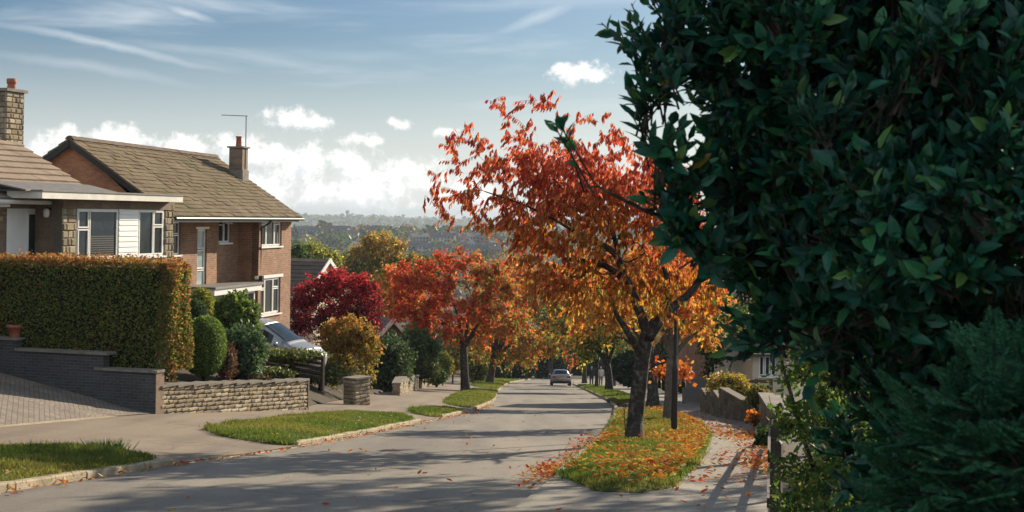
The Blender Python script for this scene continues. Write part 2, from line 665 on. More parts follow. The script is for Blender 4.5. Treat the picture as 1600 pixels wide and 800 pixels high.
def asphalt_mat(name, lo, hi, crack=True):
    m, t, p = new_mat(name)
    tc = nd(t, 'ShaderNodeTexCoord')
    c = ramp(t, noise(t, .35, 8, .6), [(.3, lo), (.5, tuple((p + q) / 2 for p, q in zip(lo, hi))), (.53, tuple((p + q) / 2.15 for p, q in zip(lo, hi))), (.72, hi)])
    # long wear bands along the street
    mp = nd(t, 'ShaderNodeMapping')
    mp.inputs['Scale'].default_value = (1.6, .05, 1)
    t.links.new(tc.outputs['Object'], mp.inputs['Vector'])
    n2 = nd(t, 'ShaderNodeTexNoise')
    n2.inputs['Scale'].default_value = .8
    n2.inputs['Detail'].default_value = 5
    t.links.new(mp.outputs[0], n2.inputs['Vector'])
    c = mixc(t, 1.0, c, ramp(t, n2.outputs['Fac'], [(.35, (.78, .78, .80)), (.65, (1.14, 1.13, 1.10))]), 'MULTIPLY')
    grain = noise(t, 45, 6, .75)
    c = mixc(t, 1.0, c, ramp(t, grain, [(.3, (.58, .58, .58)), (.5, (1, 1, 1)), (.70, (1.6, 1.56, 1.48))]), 'MULTIPLY')
    if crack:
        v = nd(t, 'ShaderNodeTexVoronoi', feature='DISTANCE_TO_EDGE')
        v.inputs['Scale'].default_value = .22
        nz = nd(t, 'ShaderNodeTexNoise')
        nz.inputs['Scale'].default_value = 1.2
        nz.inputs['Detail'].default_value = 6
        t.links.new(tc.outputs['Object'], nz.inputs['Vector'])
        ad = nd(t, 'ShaderNodeVectorMath')
        ad.operation = 'MULTIPLY_ADD'
        ad.inputs[1].default_value = (1.6, 1.6, 0)
        t.links.new(nz.outputs['Color'], ad.inputs[0])
        t.links.new(tc.outputs['Object'], ad.inputs[2])
        t.links.new(ad.outputs[0], v.inputs['Vector'])
        k = ramp(t, v.outputs['Distance'], [(.0, (.42, .42, .42)), (.010, (1, 1, 1))])
        c = mixc(t, .7, c, mixc(t, 1.0, c, k, 'MULTIPLY'))
    t.links.new(c, p.inputs['Base Color'])
    p.inputs['Roughness'].default_value = .82
    set_in(p, 'Specular IOR Level', .3)
    bump(t, p, grain, .35, .006)
    return m


M_leaf = leaf_mat('autumn_leaf', .5, .6, .2, 1.25)
M_gloss = leaf_mat('glossy_leaf', .16, .34, .3, 1.4)
M_green = leaf_mat('green_leaf', .38, .55, .3)
M_grass = leaf_mat('grass_blade', .5, .7, .12)
M_fall = leaf_mat('fallen_leaf', .32, .85, .08)
M_bark = ground_mat('bark', [(.34, (.016, .014, .013)), (.54, (.05, .044, .038)), (.68, (.14, .128, .105))], 9, 40, .9)
M_bark_pale = ground_mat('pale_bark', [(.3, (.07, .062, .05)), (.6, (.15, .13, .105)), (.8, (.24, .21, .17))], 9, 40, .8)  # paler bark colour than the other trunks
M_core = simple('shade_core', (.012, .014, .008), .95, .4, 8)  # near-black: the shade inside bushes and hedge put into colour
M_road = asphalt_mat('road_asphalt', (.168, .153, .132), (.232, .212, .182))
M_pave = asphalt_mat('pavement_asphalt', (.180, .147, .112), (.262, .217, .166), True)
M_pave2 = asphalt_mat('pavement_concrete', (.18, .168, .147), (.27, .25, .215))
M_block = brick_mat('block_paving', (.24, .20, .16), (.17, .145, .125), (.09, .08, .07), .22, .11, .010, .3)
M_kerb = ground_mat('kerb_stone', [(.3, (.26, .215, .15)), (.7, (.44, .37, .27))], 2.5, 30, .4)
M_soil = ground_mat('garden_soil', [(.3, (.03, .024, .017)), (.7, (.075, .058, .04))], 2.0, 20, .6)
M_turf = ground_mat('verge_turf', [(.3, (.05, .07, .018)), (.6, (.09, .105, .028)), (.8, (.12, .11, .04))], 1.2, 40, .6)
M_hill = ground_mat('hill_fields', [(.3, (.03, .04, .022)), (.5, (.06, .065, .03)), (.7, (.10, .085, .05))], .006, .05, .1)
M_brick = brick_mat('brown_brick', (.32, .15, .075), (.19, .09, .05), (.30, .235, .17))
M_brick_red = brick_mat('gable_brick', (.50, .20, .09), (.36, .14, .065), (.32, .23, .16))
M_brick_dim = brick_mat('brown_block', (.23, .16, .11), (.16, .11, .08), (.20, .16, .12), .4, .16, .012)
M_slate_brick = brick_mat('dark_engineering_brick', (.070, .075, .082), (.045, .05, .058), (.11, .11, .11))
M_stone = attr_mat('pitched_stone', .9, .35, 16, .5)
M_mortar = simple('stone_mortar', (.16, .14, .11), .95, .25, 12, bmp=.4)
M_cap = ground_mat('wall_coping', [(.3, (.15, .135, .115)), (.7, (.27, .245, .21))], 4, 40, .4)
M_tile_a = ground_mat('plain_concrete_tile', [(.3, (.235, .18, .135)), (.7, (.33, .26, .20))], 1.2, 18, .4)
M_tile_b = ground_mat('mossy_tile', [(.25, (.085, .062, .038)), (.5, (.15, .112, .066)), (.75, (.225, .17, .108))], 1.4, 14, .5, patch=(.35, (.105, .093, .042)))
M_tile_c = ground_mat('brown_tile', [(.3, (.10, .075, .06)), (.7, (.17, .13, .105))], 1.5, 16, .4)
M_white = simple('white_upvc', (.80, .80, .77), .35, .04, 3)
M_cream = simple('weathered_white_paint', (.66, .64, .58), .6, .12, 3)
M_dark = simple('black_painted_metal', (.018, .019, .021), .4, .2, 5)
M_timber_dark = simple('dark_stained_timber', (.045, .035, .028), .75, .35, 9, bmp=.3)
M_timber_grey = simple('weathered_grey_timber', (.16, .16, .15), .8, .25, 9, bmp=.3)
M_timber_brown = simple('brown_timber', (.12, .075, .045), .75, .3, 9, bmp=.3)
M_lead = simple('roof_felt_grey', (.17, .165, .16), .7, .2, 4)
M_terra = simple('terracotta', (.36, .12, .065), .8, .2, 8)
M_render = simple('cream_render', (.55, .47, .36), .9, .1, 5, bmp=.2)
M_metal = simple('grey_aerial_metal', (.20, .20, .21), .45, .1, 5, metal=.8)
M_yellow = simple('alarm_box_yellow', (.62, .42, .10), .5, .1, 5)


def glass_mat():
    m, t, p = new_mat('window_glass')
    n = noise(t, 1.1, 3)
    t.links.new(ramp(t, n, [(.35, (.010, .016, .020)), (.65, (.032, .042, .046))]), p.inputs['Base Color'])
    p.inputs['Roughness'].default_value = .04
    set_in(p, 'Specular IOR Level', .28)
    bump(t, p, noise(t, .8, 2), .06, .05)
    return m


M_glass = glass_mat()
M_boulder = simple('dark_stone', (.07, .065, .058), .9, .3, 10, bmp=.4)
M_rubber = simple('dark_rubber', (.015, .015, .016), .8, .2, 10)
# ------------------------------------------------------------------ the setting: ground, road, pavements, verges
def sheet(name, xs_fn, ys, zfn, nx, mat, dz=0.0, kind='structure'):
    """a strip of ground: for each y, nx columns between two edges"""
    mb = MB()
    V = []
    for y in ys:
        x0, x1 = xs_fn(y)
        xs = np.linspace(x0, x1, nx)
        V.append(np.stack([xs, np.full(nx, y), zfn(xs, np.full(nx, y)) + dz], 1))
    V = np.concatenate(V)
    i = np.arange(len(ys) - 1)[:, None] * nx
    k = np.arange(nx - 1)[None, :]
    F = np.stack([i + k, i + k + 1, i + nx + k + 1, i + nx + k], -1).reshape(-1, 4)
    mb.add(V, F)
    o = mb.build(name, mat, None, True, False)
    return tag(o, kind=kind)


def wob(x, y, s, seed=0):
    return (np.sin(x * s + seed) + np.sin(y * s * 1.13 + 2 * seed + 1) + np.sin((x + y) * s * .71 + 3 * seed) + np.sin((x - 1.7 * y) * s * .53 + seed)) / 4


def terrain_z(x, y):
    z = road_z(y)
    x = np.asarray(x, float)
    far = np.clip((y - 300) / 500, 0, 1)
    und = wob(x, y * .6, .0045, 1) * 9 + wob(x, y, .013, 2) * 2.5
    tilt = np.where(y > 2600, -.009 * x * np.clip((y - 2600) / 1500, 0, 1), 0)
    # the nearer spur stands higher to the right of the far house
    spur = 10 * np.exp(-((y - 1250) / 260) ** 2) * np.clip((x + 330) / 300, -1.2, .45)
    return z + far * und * np.where(y > 3500, .35, 1) + tilt + spur - .35 - .9 * np.clip((np.abs(x) - 16) / 30, 0, 1) * np.clip((300 - y) / 100, 0, 1)


ys = np.concatenate([np.arange(-60, 240, 6), np.geomspace(240, 6400, 120)])
us = np.linspace(-1, 1, 161)
sheet('terrain', lambda y: (-(max(y, 0) * .9 + 90), max(y, 0) * .9 + 90), ys, terrain_z, 161, M_hill)

ry = np.concatenate([np.arange(-25, 60, 1.0), np.arange(60, 215, 2.5)])
sheet('road', lambda y: (KERB_L(y) - .02, KERB_R(y) + .02), ry, lambda x, y: road_z(y), 9, M_road)
sheet('pavement', lambda y: (BACK_L(y) - .05, KERB_L(y)), ry, pave_l, 12, M_pave)
sheet('pavement', lambda y: (KERB_R(y), BACK_R(y) + .05), ry, pave_r, 8, M_pave2)
gy = np.concatenate([np.arange(-25, 34, 1.0), np.arange(34, 64, .25), np.arange(64, 215, 3)])


def gsheet(xs_fn, yy, nx, mat, name, dz=0):
    mb = MB()
    V = []
    for y in yy:
        x1, x0 = xs_fn(y)
        q = np.concatenate([[0, .02, .12, .26], np.linspace(.6, 1, nx - 4) ** 1.0 * 0 + np.geomspace(.5, x1 - x0, nx - 4)])
        xs = x1 - q
        V.append(np.stack([xs, np.full(nx, y), garden_l(xs, np.full(nx, y)) + dz], 1))
    V = np.concatenate(V)
    i = np.arange(len(yy) - 1)[:, None] * nx
    k = np.arange(nx - 1)[None, :]
    mb.add(V, np.stack([i + k + 1, i + k, i + nx + k, i + nx + k + 1], -1).reshape(-1, 4))
    return tag(mb.build(name, mat, None, True), kind='structure')


gsheet(lambda y: (BACK_L(y) - .05, BACK_L(y) - 34), gy, 16, M_soil, 'garden_ground', -.012)
sheet('garden_ground', lambda y: (BACK_R(y), BACK_R(y) + 34), gy, garden_r, 10, M_soil, -.012)


def polygon_world(px_pts, fn):
    return [PG(x, y, fn)[:2] for x, y in px_pts]


def fill(poly, h):
    """triangulated sheet inside a polygon with interior points every h metres"""
    poly = [np.array(q) for q in poly]
    b = []
    for i in range(len(poly)):
        p, q = poly[i], poly[(i + 1) % len(poly)]
        n = max(1, int(np.linalg.norm(q - p) / h))
        b += [p + (q - p) * k / n for k in range(n)]
    b = np.array(b)
    lo, hi = b.min(0), b.max(0)
    pts = [(x, y) for x in np.arange(lo[0] + h / 2, hi[0], h) for y in np.arange(lo[1] + h / 2, hi[1], h)]
    pts = np.array(pts)
    ins = inside(pts, b)
    # keep off the edge
    dd = np.min(np.linalg.norm(pts[:, None] - b[None], axis=2), 1)
    pts = pts[ins & (dd > h * .45)]
    vs = [Vector(p) for p in b] + [Vector(p) for p in pts]
    ed = [(i, (i + 1) % len(b)) for i in range(len(b))]
    r = delaunay_2d_cdt(vs, ed, [], 1, 1e-5)
    return np.array([tuple(v) for v in r[0]]), r[2], b


def inside(p, poly):
    x, y = p[:, 0], p[:, 1]
    c = np.zeros(len(p), bool)
    n = len(poly)
    for i in range(n):
        x0, y0 = poly[i]
        x1, y1 = poly[(i + 1) % n]
        m = ((y0 > y) != (y1 > y)) & (x < (x1 - x0) * (y - y0) / (y1 - y0 + 1e-12) + x0)
        c ^= m
    return c


def rand_in(poly, n):
    poly = np.array(poly)
    lo, hi = poly.min(0), poly.max(0)
    out = []
    tot = 0
    while tot < n:
        q = rng.uniform(lo, hi, (n * 3, 2))
        q = q[inside(q, poly)]
        out.append(q)
        tot += len(q)
    return np.concatenate(out)[:n]


def edge_dist(q, b):
    b = np.array(b)
    return np.min(np.linalg.norm(q[:, None] - b[None], axis=2), 1)


VERGES = []


def verge(poly, fn, label, dens, tall, tufts=(), h=.35, lift=.075, cut=.2):
    poly = [np.array(p, float) for p in poly]
    for _ in range(2):
        poly = [q for i in range(len(poly)) for q in (poly[i] * (1 - cut) + poly[(i + 1) % len(poly)] * cut, poly[i] * cut + poly[(i + 1) % len(poly)] * (1 - cut))]
    poly = [p + rng.uniform(-.03, .03, 2) for p in poly]
    pts, faces, b = fill(poly, h)
    d = edge_dist(pts, b)
    z = fn(pts[:, 0], pts[:, 1]) + lift * np.clip(d / .2 + .1, 0, 1) + .03 * wob(pts[:, 0], pts[:, 1], 2.1) * np.clip(d * 3, 0, 1) + .05 * np.clip(d - .2, 0, 1)
    mb = MB()
    tri = [f for f in faces if len(f) == 3]
    mb.add(np.c_[pts, z], tri, 0)
    # blades of grass
    lo, hi = np.array(b).min(0), np.array(b).max(0)
    area = 0.0
    for f in tri:
        p = pts[list(f)]
        area += abs((p[1][0] - p[0][0]) * (p[2][1] - p[0][1]) - (p[2][0] - p[0][0]) * (p[1][1] - p[0][1])) / 2
    n = int(min(area * dens, 60000))
    q = rand_in(b, n)
    # the fringe that hangs over the edge
    nb_ = np.roll(b, -1, 0) - b
    per_ = np.linalg.norm(nb_, axis=1)
    ne = int(min(per_.sum() * dens * .16, 9000))
    k_ = rng.choice(len(b), ne, p=per_ / per_.sum())
    e_ = b[k_] + nb_[k_] * rng.uniform(0, 1, (ne, 1)) + rng.normal(0, .045, (ne, 2))
    q = np.concatenate([q, e_])
    n = len(q)
    dq = np.concatenate([edge_dist(q[i:i + 3000], b) for i in range(0, n, 3000)])
    q = q + rng.normal(0, .035, q.shape)
    zq = fn(q[:, 0], q[:, 1]) + lift * np.clip(dq / .2 + .1, 0, 1) + .03 * wob(q[:, 0], q[:, 1], 2.1) * np.clip(dq * 3, 0, 1) + .05 * np.clip(dq - .2, 0, 1) - .01
    tuft = np.clip(wob(q[:, 0], q[:, 1], 3.4, 5) * 1.6, 0, 1)
    hh = tall * rng.uniform(.5, 1.2, n) * (1 + 1.1 * tuft)
    az = rng.uniform(0, 2 * np.pi, n)
    w = rng.uniform(.004, .010, n) * (1 + q[:, 1] / 60)
    lean = rng.uniform(.1, .8, n) * hh
    la = rng.uniform(0, 2 * np.pi, n)
    base = np.c_[q, zq]
    side = np.c_[np.cos(az), np.sin(az), np.zeros(n)] * w[:, None]
    tip = base + np.c_[np.cos(la) * lean, np.sin(la) * lean, hh]
    V = np.stack([base - side, base + side, tip], 1).reshape(-1, 3)
    g = rng.uniform(.65, 1.35, n)[:, None]
    ye = np.clip(wob(q[:, 0], q[:, 1], 1.3, 9) * .7 + rng.uniform(-.1, .65, n), 0, 1)[:, None]
    c = ((1 - ye) * np.array((.085, .135, .026)) + ye * np.array((.22, .20, .055))) * g
    mb.add(V, np.arange(3 * n).reshape(n, 3), 1, np.repeat(c, 3, 0))
    for tx, ty in tufts:
        m = 420
        p = np.c_[rng.normal(tx, .16, m), rng.normal(ty, .22, m)]
        zb = fn(p[:, 0], p[:, 1]) + lift
        la = np.arctan2(p[:, 1] - ty, p[:, 0] - tx) + rng.normal(0, .5, m)
        hh = rng.uniform(.06, .17, m)
        az = rng.uniform(0, 2 * np.pi, m)
        sd = np.c_[np.cos(az), np.sin(az), np.zeros(m)] * .006
        bs = np.c_[p, zb]
        tp = bs + np.c_[np.cos(la) * hh * .7, np.sin(la) * hh * .7, hh]
        mb.add(np.stack([bs - sd, bs + sd, tp], 1).reshape(-1, 3), np.arange(3 * m).reshape(m, 3), 1, np.repeat(np.array((.04, .085, .02)) * rng.uniform(.7, 1.3, m)[:, None], 3, 0))
    o = mb.build('grass', [M_turf, M_grass])
    tag(o, label, 'grass', None, 'stuff')
    VERGES.append(b)
    return b


def along(kfn, y0, y1, off, n=12):
    return [np.array((float(kfn(y)) + off, y)) for y in np.linspace(y0, y1, n)]


def PGx(pts, fn):
    return [PG(x, y, fn)[:2] for x, y in pts]


# left verges, near to far
yA = PG(262, 728, pave_l)[1]
VA = along(KERB_L, 9, yA, -.13) + PGx([(235, 716), (150, 701), (60, 699), (0, 705)], pave_l) + [np.array((-9.6, 18)), np.array((-9.4, 9))]
verge(VA, pave_l, 'nearest patch of grass by the left kerb, with dark tufts', 1500, .055, [PG(70, 712, pave_l)[:2], PG(165, 707, pave_l)[:2]])
y0, y1 = PG(445, 697, pave_l)[1], PG(655, 660, pave_l)[1]
Bp = along(KERB_L, y0, y1, -.13) + PGx([(628, 650), (560, 646), (480, 650), (380, 662), (318, 671), (350, 683)], pave_l)
verge(Bp, pave_l, 'long patch of grass below the stone garden wall', 1000, .05)
y0, y1 = PG(690, 653, pave_l)[1], PG(730, 644, pave_l)[1]
Cp = along(KERB_L, y0, y1, -.13, 5) + PGx([(700, 638), (655, 640), (635, 644)], pave_l)
verge(Cp, pave_l, 'small patch of grass between two crossings', 500, .06)
y0 = PG(746, 639, pave_l)[1]
Dp = along(KERB_L, y0, 92, -.13, 8) + [np.array((KERB_L(92) - 1.6, 92))] + PGx([(735, 611), (712, 618), (690, 631)], pave_l)
verge(Dp, pave_l, 'patch of grass round the red tree on the left', 300, .07)
Ep = along(KERB_L, 100, 168, -.13, 10) + [np.array((KERB_L(y) - q, y)) for y, q in ((168, 2.6), (140, 2.8), (110, 2.4), (102, 1.6))]
verge(Ep, pave_l, 'farthest strip of grass along the left kerb', 110, .09, h=.8)
# right verges
yR = PG(868, 757, pave_r)[1]
Rp = along(KERB_R, 20.6, 52, .13, 16) + PGx([(1035, 640), (1062, 650), (1092, 664), (1108, 684), (1098, 706), (1075, 737), (1050, 762), (1000, 770), (930, 768)], pave_r)
verge(Rp, pave_r, 'leaf-strewn patch of grass under the big red cherry tree', 900, .06, cut=.07)
Sp = along(KERB_R, 60, 128, .13, 12) + [np.array((KERB_R(y) + q, y)) for y, q in ((128, 2.0), (100, 1.9), (80, 1.8), (62, 1.3))]
verge(Sp, pave_r, 'grass strip between the right kerb and the farther trees', 220, .08, h=.6)


def kerb_line(kfn, side, spans, y0, y1):
    mb = MB()
    y = y0
    while y < y1:
        L = .91 * (1 if y < 70 else 2)
        ya, yb = y, y + L - .012
        hi = any(a <= y <= b for a, b in spans)
        h = (.105 if hi else .022) + random.uniform(-.006, .006)
        g = random.uniform(.8, 1.15)
        j = random.uniform(-.012, .012)
        pts = []
        for yy in (ya, yb):
            x = float(kfn(yy)) + j
            z = float(road_z(yy))
            for dx, dz in ((0, -.1), (0, h - .02), (side * .02, h), (side * .125, h + .004), (side * .125, -.1)):
                pts.append((x + dx, yy, z + dz))
        f = [(i, i + 1, i + 6, i + 5) for i in range(4)]
        if side < 0:
            f = [q[::-1] for q in f]
        mb.add(pts, f, 0)
        mb.f.append((np.array([[mb.n - 10 + k for k in range(5)]]), 0))
        mb.f.append((np.array([[mb.n - 5 + k for k in range(5)]]), 0))
        y += L
    return tag(mb.build('kerb', M_kerb), kind='structure')


def span(poly, pad=.3):
    return [(poly[0][1] - pad, poly[1] + pad)]


kerb_line(KERB_L, -1, [(0, yA + .3), (Bp[0][1] - .4, Bp[11][1] + .3), (Cp[0][1] - .2, Cp[4][1] + .2), (Dp[0][1] - .3, 200)], -10, 190)
kerb_line(KERB_R, 1, [(20.6, 190)], -10, 190)

# block-paved drive and the edging where it meets the pavement
dr = [np.array((-9.75, 25.5))]
F1 = None
pier_foot = PG(243, 647, pave_l)
edge_far = np.array((float(BACK_L(27)), 27.0))
HEAD = 15.8
FW = Frame(pier_foot, HEAD, pier_foot[2])       # the street-side garden line: a away down the street, b towards the road
DRV = [FW.w(-.2, -.03, 0)[:2], FW.w(-.2, -9, 0)[:2], FW.w(-13, -9, 0)[:2], FW.w(-13, .9, 0)[:2], np.array((float(BACK_L(24.5)) - .02, 24.5)), np.array((float(BACK_L(31)) - .02, 31))]
pts, faces, bb = fill(DRV, .5)
mb = MB()
mb.add(np.c_[pts, garden_l(pts[:, 0], pts[:, 1]) + .012], [f for f in faces if len(f) == 3])
tag(mb.build('driveway', M_block, None, True, True), kind='structure')
mb = MB()
ey = np.arange(14, 35.2, .92)
for y in ey:
    p = []
    for yy in (y, y + .90):
        x = float(BACK_L(yy))
        z = float(pave_l(x, yy))
        for dx, dz in ((.05, -.03), (.05, .012), (-.10, .03), (-.10, -.03)):
            p.append((x + dx, yy, z + dz))
    mb.add(p, [(0, 4, 5, 1), (1, 5, 6, 2), (2, 6, 7, 3)])
tag(mb.build('drive_edging', M_kerb), kind='structure')


# second drive (beyond the stone wall) and third
def patch(name, pix_or_w, mat, dz=.02, h=.6, fn=garden_l):
    pts, faces, bb = fill(pix_or_w, h)
    mb = MB()
    mb.add(np.c_[pts, fn(pts[:, 0], pts[:, 1]) + dz], [f for f in faces if len(f) == 3])
    return tag(mb.build(name, mat, None, True, True), kind='structure')


# ------------------------------------------------------------------ stone walling helpers
STONE_GAIN = 1.0


def stone_col():
    base = random.choice([(.30, .245, .165), (.25, .21, .15), (.34, .285, .19), (.20, .17, .13), (.27, .21, .13), (.38, .33, .24)])
    g = random.uniform(.8, 1.15) * STONE_GAIN
    return tuple(k * g for k in base)


def stones(mb, F, a0, a1, c0, c1, b, courses, face='b', mat=0, lmin=.18, lmax=.46, prot=.05, stepfn=None):
    """a face of pitched stones: every stone its own block with a raised, rough front"""
    hgt = (c1 - c0) / courses
    for k in range(courses):
        a = a0 - random.uniform(0, .0)
        while a < a1 - .02:
            L = min(random.uniform(lmin, lmax), a1 - a)
            if a1 - (a + L) < .09:
                L = a1 - a
            z0 = c0 + k * hgt + .008
            z1 = c0 + (k + 1) * hgt - .008
            x0, x1 = a + .007, a + L - .007
            sh = stepfn(a + L / 2) if stepfn else 0
            z0 += sh
            z1 += sh
            pr = random.uniform(.25, 1) * prot
            i = min(.03, (x1 - x0) * .25)
            j = min(.025, hgt * .25)

            def W(aa, bb, cc):
                return F.w(aa, bb, cc) if face == 'b' else F.w(bb, aa, cc)
            jt = lambda: random.uniform(-.008, .008)
            sgn = -1 if face == 'a-' else 1
            vs = [W(x0, b, z0), W(x1, b, z0), W(x1, b, z1), W(x0, b, z1),
                  W(x0 + i + jt(), b + sgn * pr, z0 + j + jt()), W(x1 - i + jt(), b + sgn * (pr + jt() * .6), z0 + j + jt()),
                  W(x1 - i + jt(), b + sgn * pr, z1 - j + jt()), W(x0 + i + jt(), b + sgn * (pr + jt() * .6), z1 - j + jt())]
            mb.add(vs, [(4, 5, 6, 7), (0, 1, 5, 4), (1, 2, 6, 5), (2, 3, 7, 6), (3, 0, 4, 7)], mat, stone_col())
            a += L


def dress(bm):
    return bm


# ------------------------------------------------------------------ garden walls on the left
# dark stepped retaining wall along the drive
root = thing('retaining_wall', 'dark blue-grey brick retaining wall stepping up beside the block-paved drive', 'wall', FW.w(0, 0, 0))
Wd = Frame(pier_foot, HEAD, 0)
z_p = pier_foot[2]


def zhit(px, py, a=0):
    """height where the line of sight meets the drive-side wall face (plane a = const)"""
    r = ray(px, py)
    e = np.array((0, 0, EYE))
    t = ((Wd.o + a * Wd.u - e) @ Wd.u) / (r @ Wd.u)
    q = e + r * t
    return float((q - Wd.o) @ Wd.n), float(q[2])


b1, zt1 = zhit(243, 579)
b2, zt2 = zhit(150, 577)
b3, zt3 = zhit(165, 551)
b4, zt4 = zhit(25, 547)
b5, zt5 = zhit(-60, 524)
mb = MB()
mb.box(Wd, 0, .28, b2 + .2, 0, z_p - .4, zt1 - .06)
mb.box(Wd, .002, .28, b4, b2 + .2, z_p - .4, zt3 - .06)
mb.box(Wd, 0, .28, b5 - 6, b4, z_p - .4, zt5 - .06)
mb.build('wall_body', M_slate_brick, root, False, True)
mb = MB()
mb.box(Wd, -.05, .34, b2 - .02, .05, zt1 - .06, zt1)
mb.box(Wd, -.05, .34, b4 - .02, b3 + .1, zt3 - .06, zt3)
mb.box(Wd, -.05, .34, b5 - 6, b4 + .05, zt5 - .06, zt5)
mb.build('coping', M_cap, root)
mb = MB()
mb.box(Wd, -.03, .36, .0, .02, z_p - .3, zt1 - .062)
mb.build('wall_end', M_brick_dim, root, False, True)

# terracotta pot on the top step
bq, zq = zhit(22, 524, .14)
pot = thing('flower_pot', 'terracotta flower pot on the highest step of the dark wall', 'pot', Wd.w(.15, bq, zt5))
mb = MB()
mb.lathe(Wd.w(.15, bq, zt5), [(.12, 0), (.17, .24), (.19, .24), (.195, .31), (.17, .31), (.16, .25), (0.02, .25)], 20)
mb.build('pot_body', M_terra, pot, True)

# honey stone garden wall
ws = PG(480, 640, pave_l)
wa1, _, _ = Wd.inv(ws)
FS = Frame((pier_foot[0] + .05, pier_foot[1] + .2), math.degrees(math.atan2(ws[0] - pier_foot[0] - .05, ws[1] - pier_foot[1] - .2)), 0)
wl = float(np.hypot(ws[0] - FS.o[0], ws[1] - FS.o[1]))
rt = ray(362, 596)
zt_l = P(250, 600, FS.o[1])[2]
zt_r = P(480, 592, ws[1])[2]
root = thing('stone_wall', 'long honey-coloured stone garden wall with flat coping below the clipped bushes', 'wall', (FS.o[0], FS.o[1], z_p))
slope_fn = lambda a: (zt_r - zt_l) * a / wl
mb = MB()
stones(mb, FS, .02, wl - .02, zt_l - .07 - 1.2, zt_l - .07, 0, 11, stepfn=slope_fn)
mb.build('stone_face', M_stone, root)
mb = MB()
n = 14
for k in range(n):
    a, b = wl * k / n, wl * (k + 1) / n
    s0 = slope_fn(a + wl / n / 2)
    mb.box(FS, a, b, -.28, -.004, zt_l + s0 - 1.7, zt_l - .07 + s0)
mb.box(FS, wl - .02, wl + .05, -.28, .035, zt_r - 1.7, zt_r + .0)
mb.build('wall_body', M_mortar, root)
mb = MB()
for k in range(11):
    a, b = wl * k / 11, wl * (k + 1) / 11
    s0 = slope_fn((a + b) / 2)
    mb.box(FS, a + .004, b - .004, -.31, .07, zt_l - .068 + s0, zt_l - .012 + s0 + random.uniform(-.004, .004))
mb.build('coping', M_cap, root)


def pier(px0, px1, ptop, pbot, d, label, depth=.5, courses=8):
    p = PG((px0 + px1) / 2, pbot, pave_l)
    d = p[1]
    w = (px1 - px0) * d / FPX
    zt, zb = P(px0, ptop, d)[2], p[2]
    F = Frame((p[0], p[1]), 32, 0)
    root = thing('stone_pier', label, 'gate pier', (p[0], p[1], zb))
    mb = MB()
    mb.box(F, -w / 2, w / 2, -depth, -.02, zb - .4, zt - .08)
    mb.build('pier_body', M_mortar, root)
    mb = MB()
    stones(mb, F, -w / 2, w / 2, zb - .15, zt - .08, -.02, courses)
    stones(mb, F, -depth, -.02, zb - .15, zt - .08, w / 2, courses, face='a')
    stones(mb, F, -depth, -.02, zb - .15, zt - .08, -w / 2, courses, face='a-')
    mb.build('stone_face', M_stone, root)
    mb = MB()
    mb.box(F, -w / 2 - .04, w / 2 + .04, -depth - .04, .06, zt - .06, zt)
    mb.build('coping', M_cap, root)
    return root


pier(547, 586, 589, 633, 55.5, 'square honey-stone gate pier below the yellow-leaved shrub')


def low_wall(pts, h, label, mat_stone=True, thick=.3, name='stone_wall', cap=True, courses=6, fn=surf):
    """low wall along ground points, each run its own stones"""
    p0 = np.array((pts[0][0], pts[0][1], fn(*pts[0][:2])))
    root = thing(name, label, 'wall', p0)
    body, face, cop = MB(), MB(), MB()
    for i in range(len(pts) - 1):
        p, q = np.array(pts[i][:2]), np.array(pts[i + 1][:2])
        L = np.linalg.norm(q - p)
        nseg = max(1, int(L / 2.2))
        for k in range(nseg):
            a, b = p + (q - p) * k / nseg, p + (q - p) * (k + 1) / nseg
            F = Frame(a, math.degrees(math.atan2(b[0] - a[0], b[1] - a[1])), 0)
            l = np.linalg.norm(b - a)
            zg = min(fn(*a), fn(*b))
            top = max(fn(*a), fn(*b)) + h
            body.box(F, 0, l, -thick / 2, thick / 2, zg - .4, top)
            for sgn in (1, -1):
                FF = F if sgn > 0 else Frame(b, math.degrees(math.atan2(a[0] - b[0], a[1] - b[1])), 0)
                stones(face, FF, 0, l, zg - .1, top, thick / 2 + .002, courses, prot=.04)
            FE = Frame(a, math.degrees(math.atan2(b[0] - a[0], b[1] - a[1])), 0)
            stones(face, FE, -thick / 2, thick / 2, zg - .1, top, -.002, courses, face='a-', prot=.03)
            if cap:
                cop.box(F, -.02, l - .026, -thick / 2 - .06, thick / 2 + .06, top + .002, top + .07)
    body.build('wall_body', M_mortar, root)
    face.build('stone_face', M_stone, root)
    if cap:
        cop.build('coping', M_cap, root)
    return root


low_wall([PG(619, 618, pave_l), PG(649, 608, pave_l)], .5, 'short stone garden wall under the ivy-dark hedge')
low_wall([PG(654, 607, pave_l), PG(675, 601, pave_l)], .45, 'far stone garden wall beside the small trimmed hedge')
# ------------------------------------------------------------------ houses
def wall_face(mb, F, a0, a1, c0, c1, b, thick, holes, mat=0):
    """slab wall whose outer face lies at b; holes are (a0, a1, c0, c1)"""
    xa = sorted({a0, a1, *[h[0] for h in holes], *[h[1] for h in holes]})
    xc = sorted({c0, c1, *[h[2] for h in holes], *[h[3] for h in holes]})
    xa = [x for x in xa if a0 <= x <= a1]
    xc = [x for x in xc if c0 <= x <= c1]
    for i in range(len(xa) - 1):
        for j in range(len(xc) - 1):
            ma, mc = (xa[i] + xa[i + 1]) / 2, (xc[j] + xc[j + 1]) / 2
            if any(h[0] < ma < h[1] and h[2] < mc < h[3] for h in holes):
                continue
            mb.box(F, xa[i], xa[i + 1], b - thick, b, xc[j], xc[j + 1], mat)


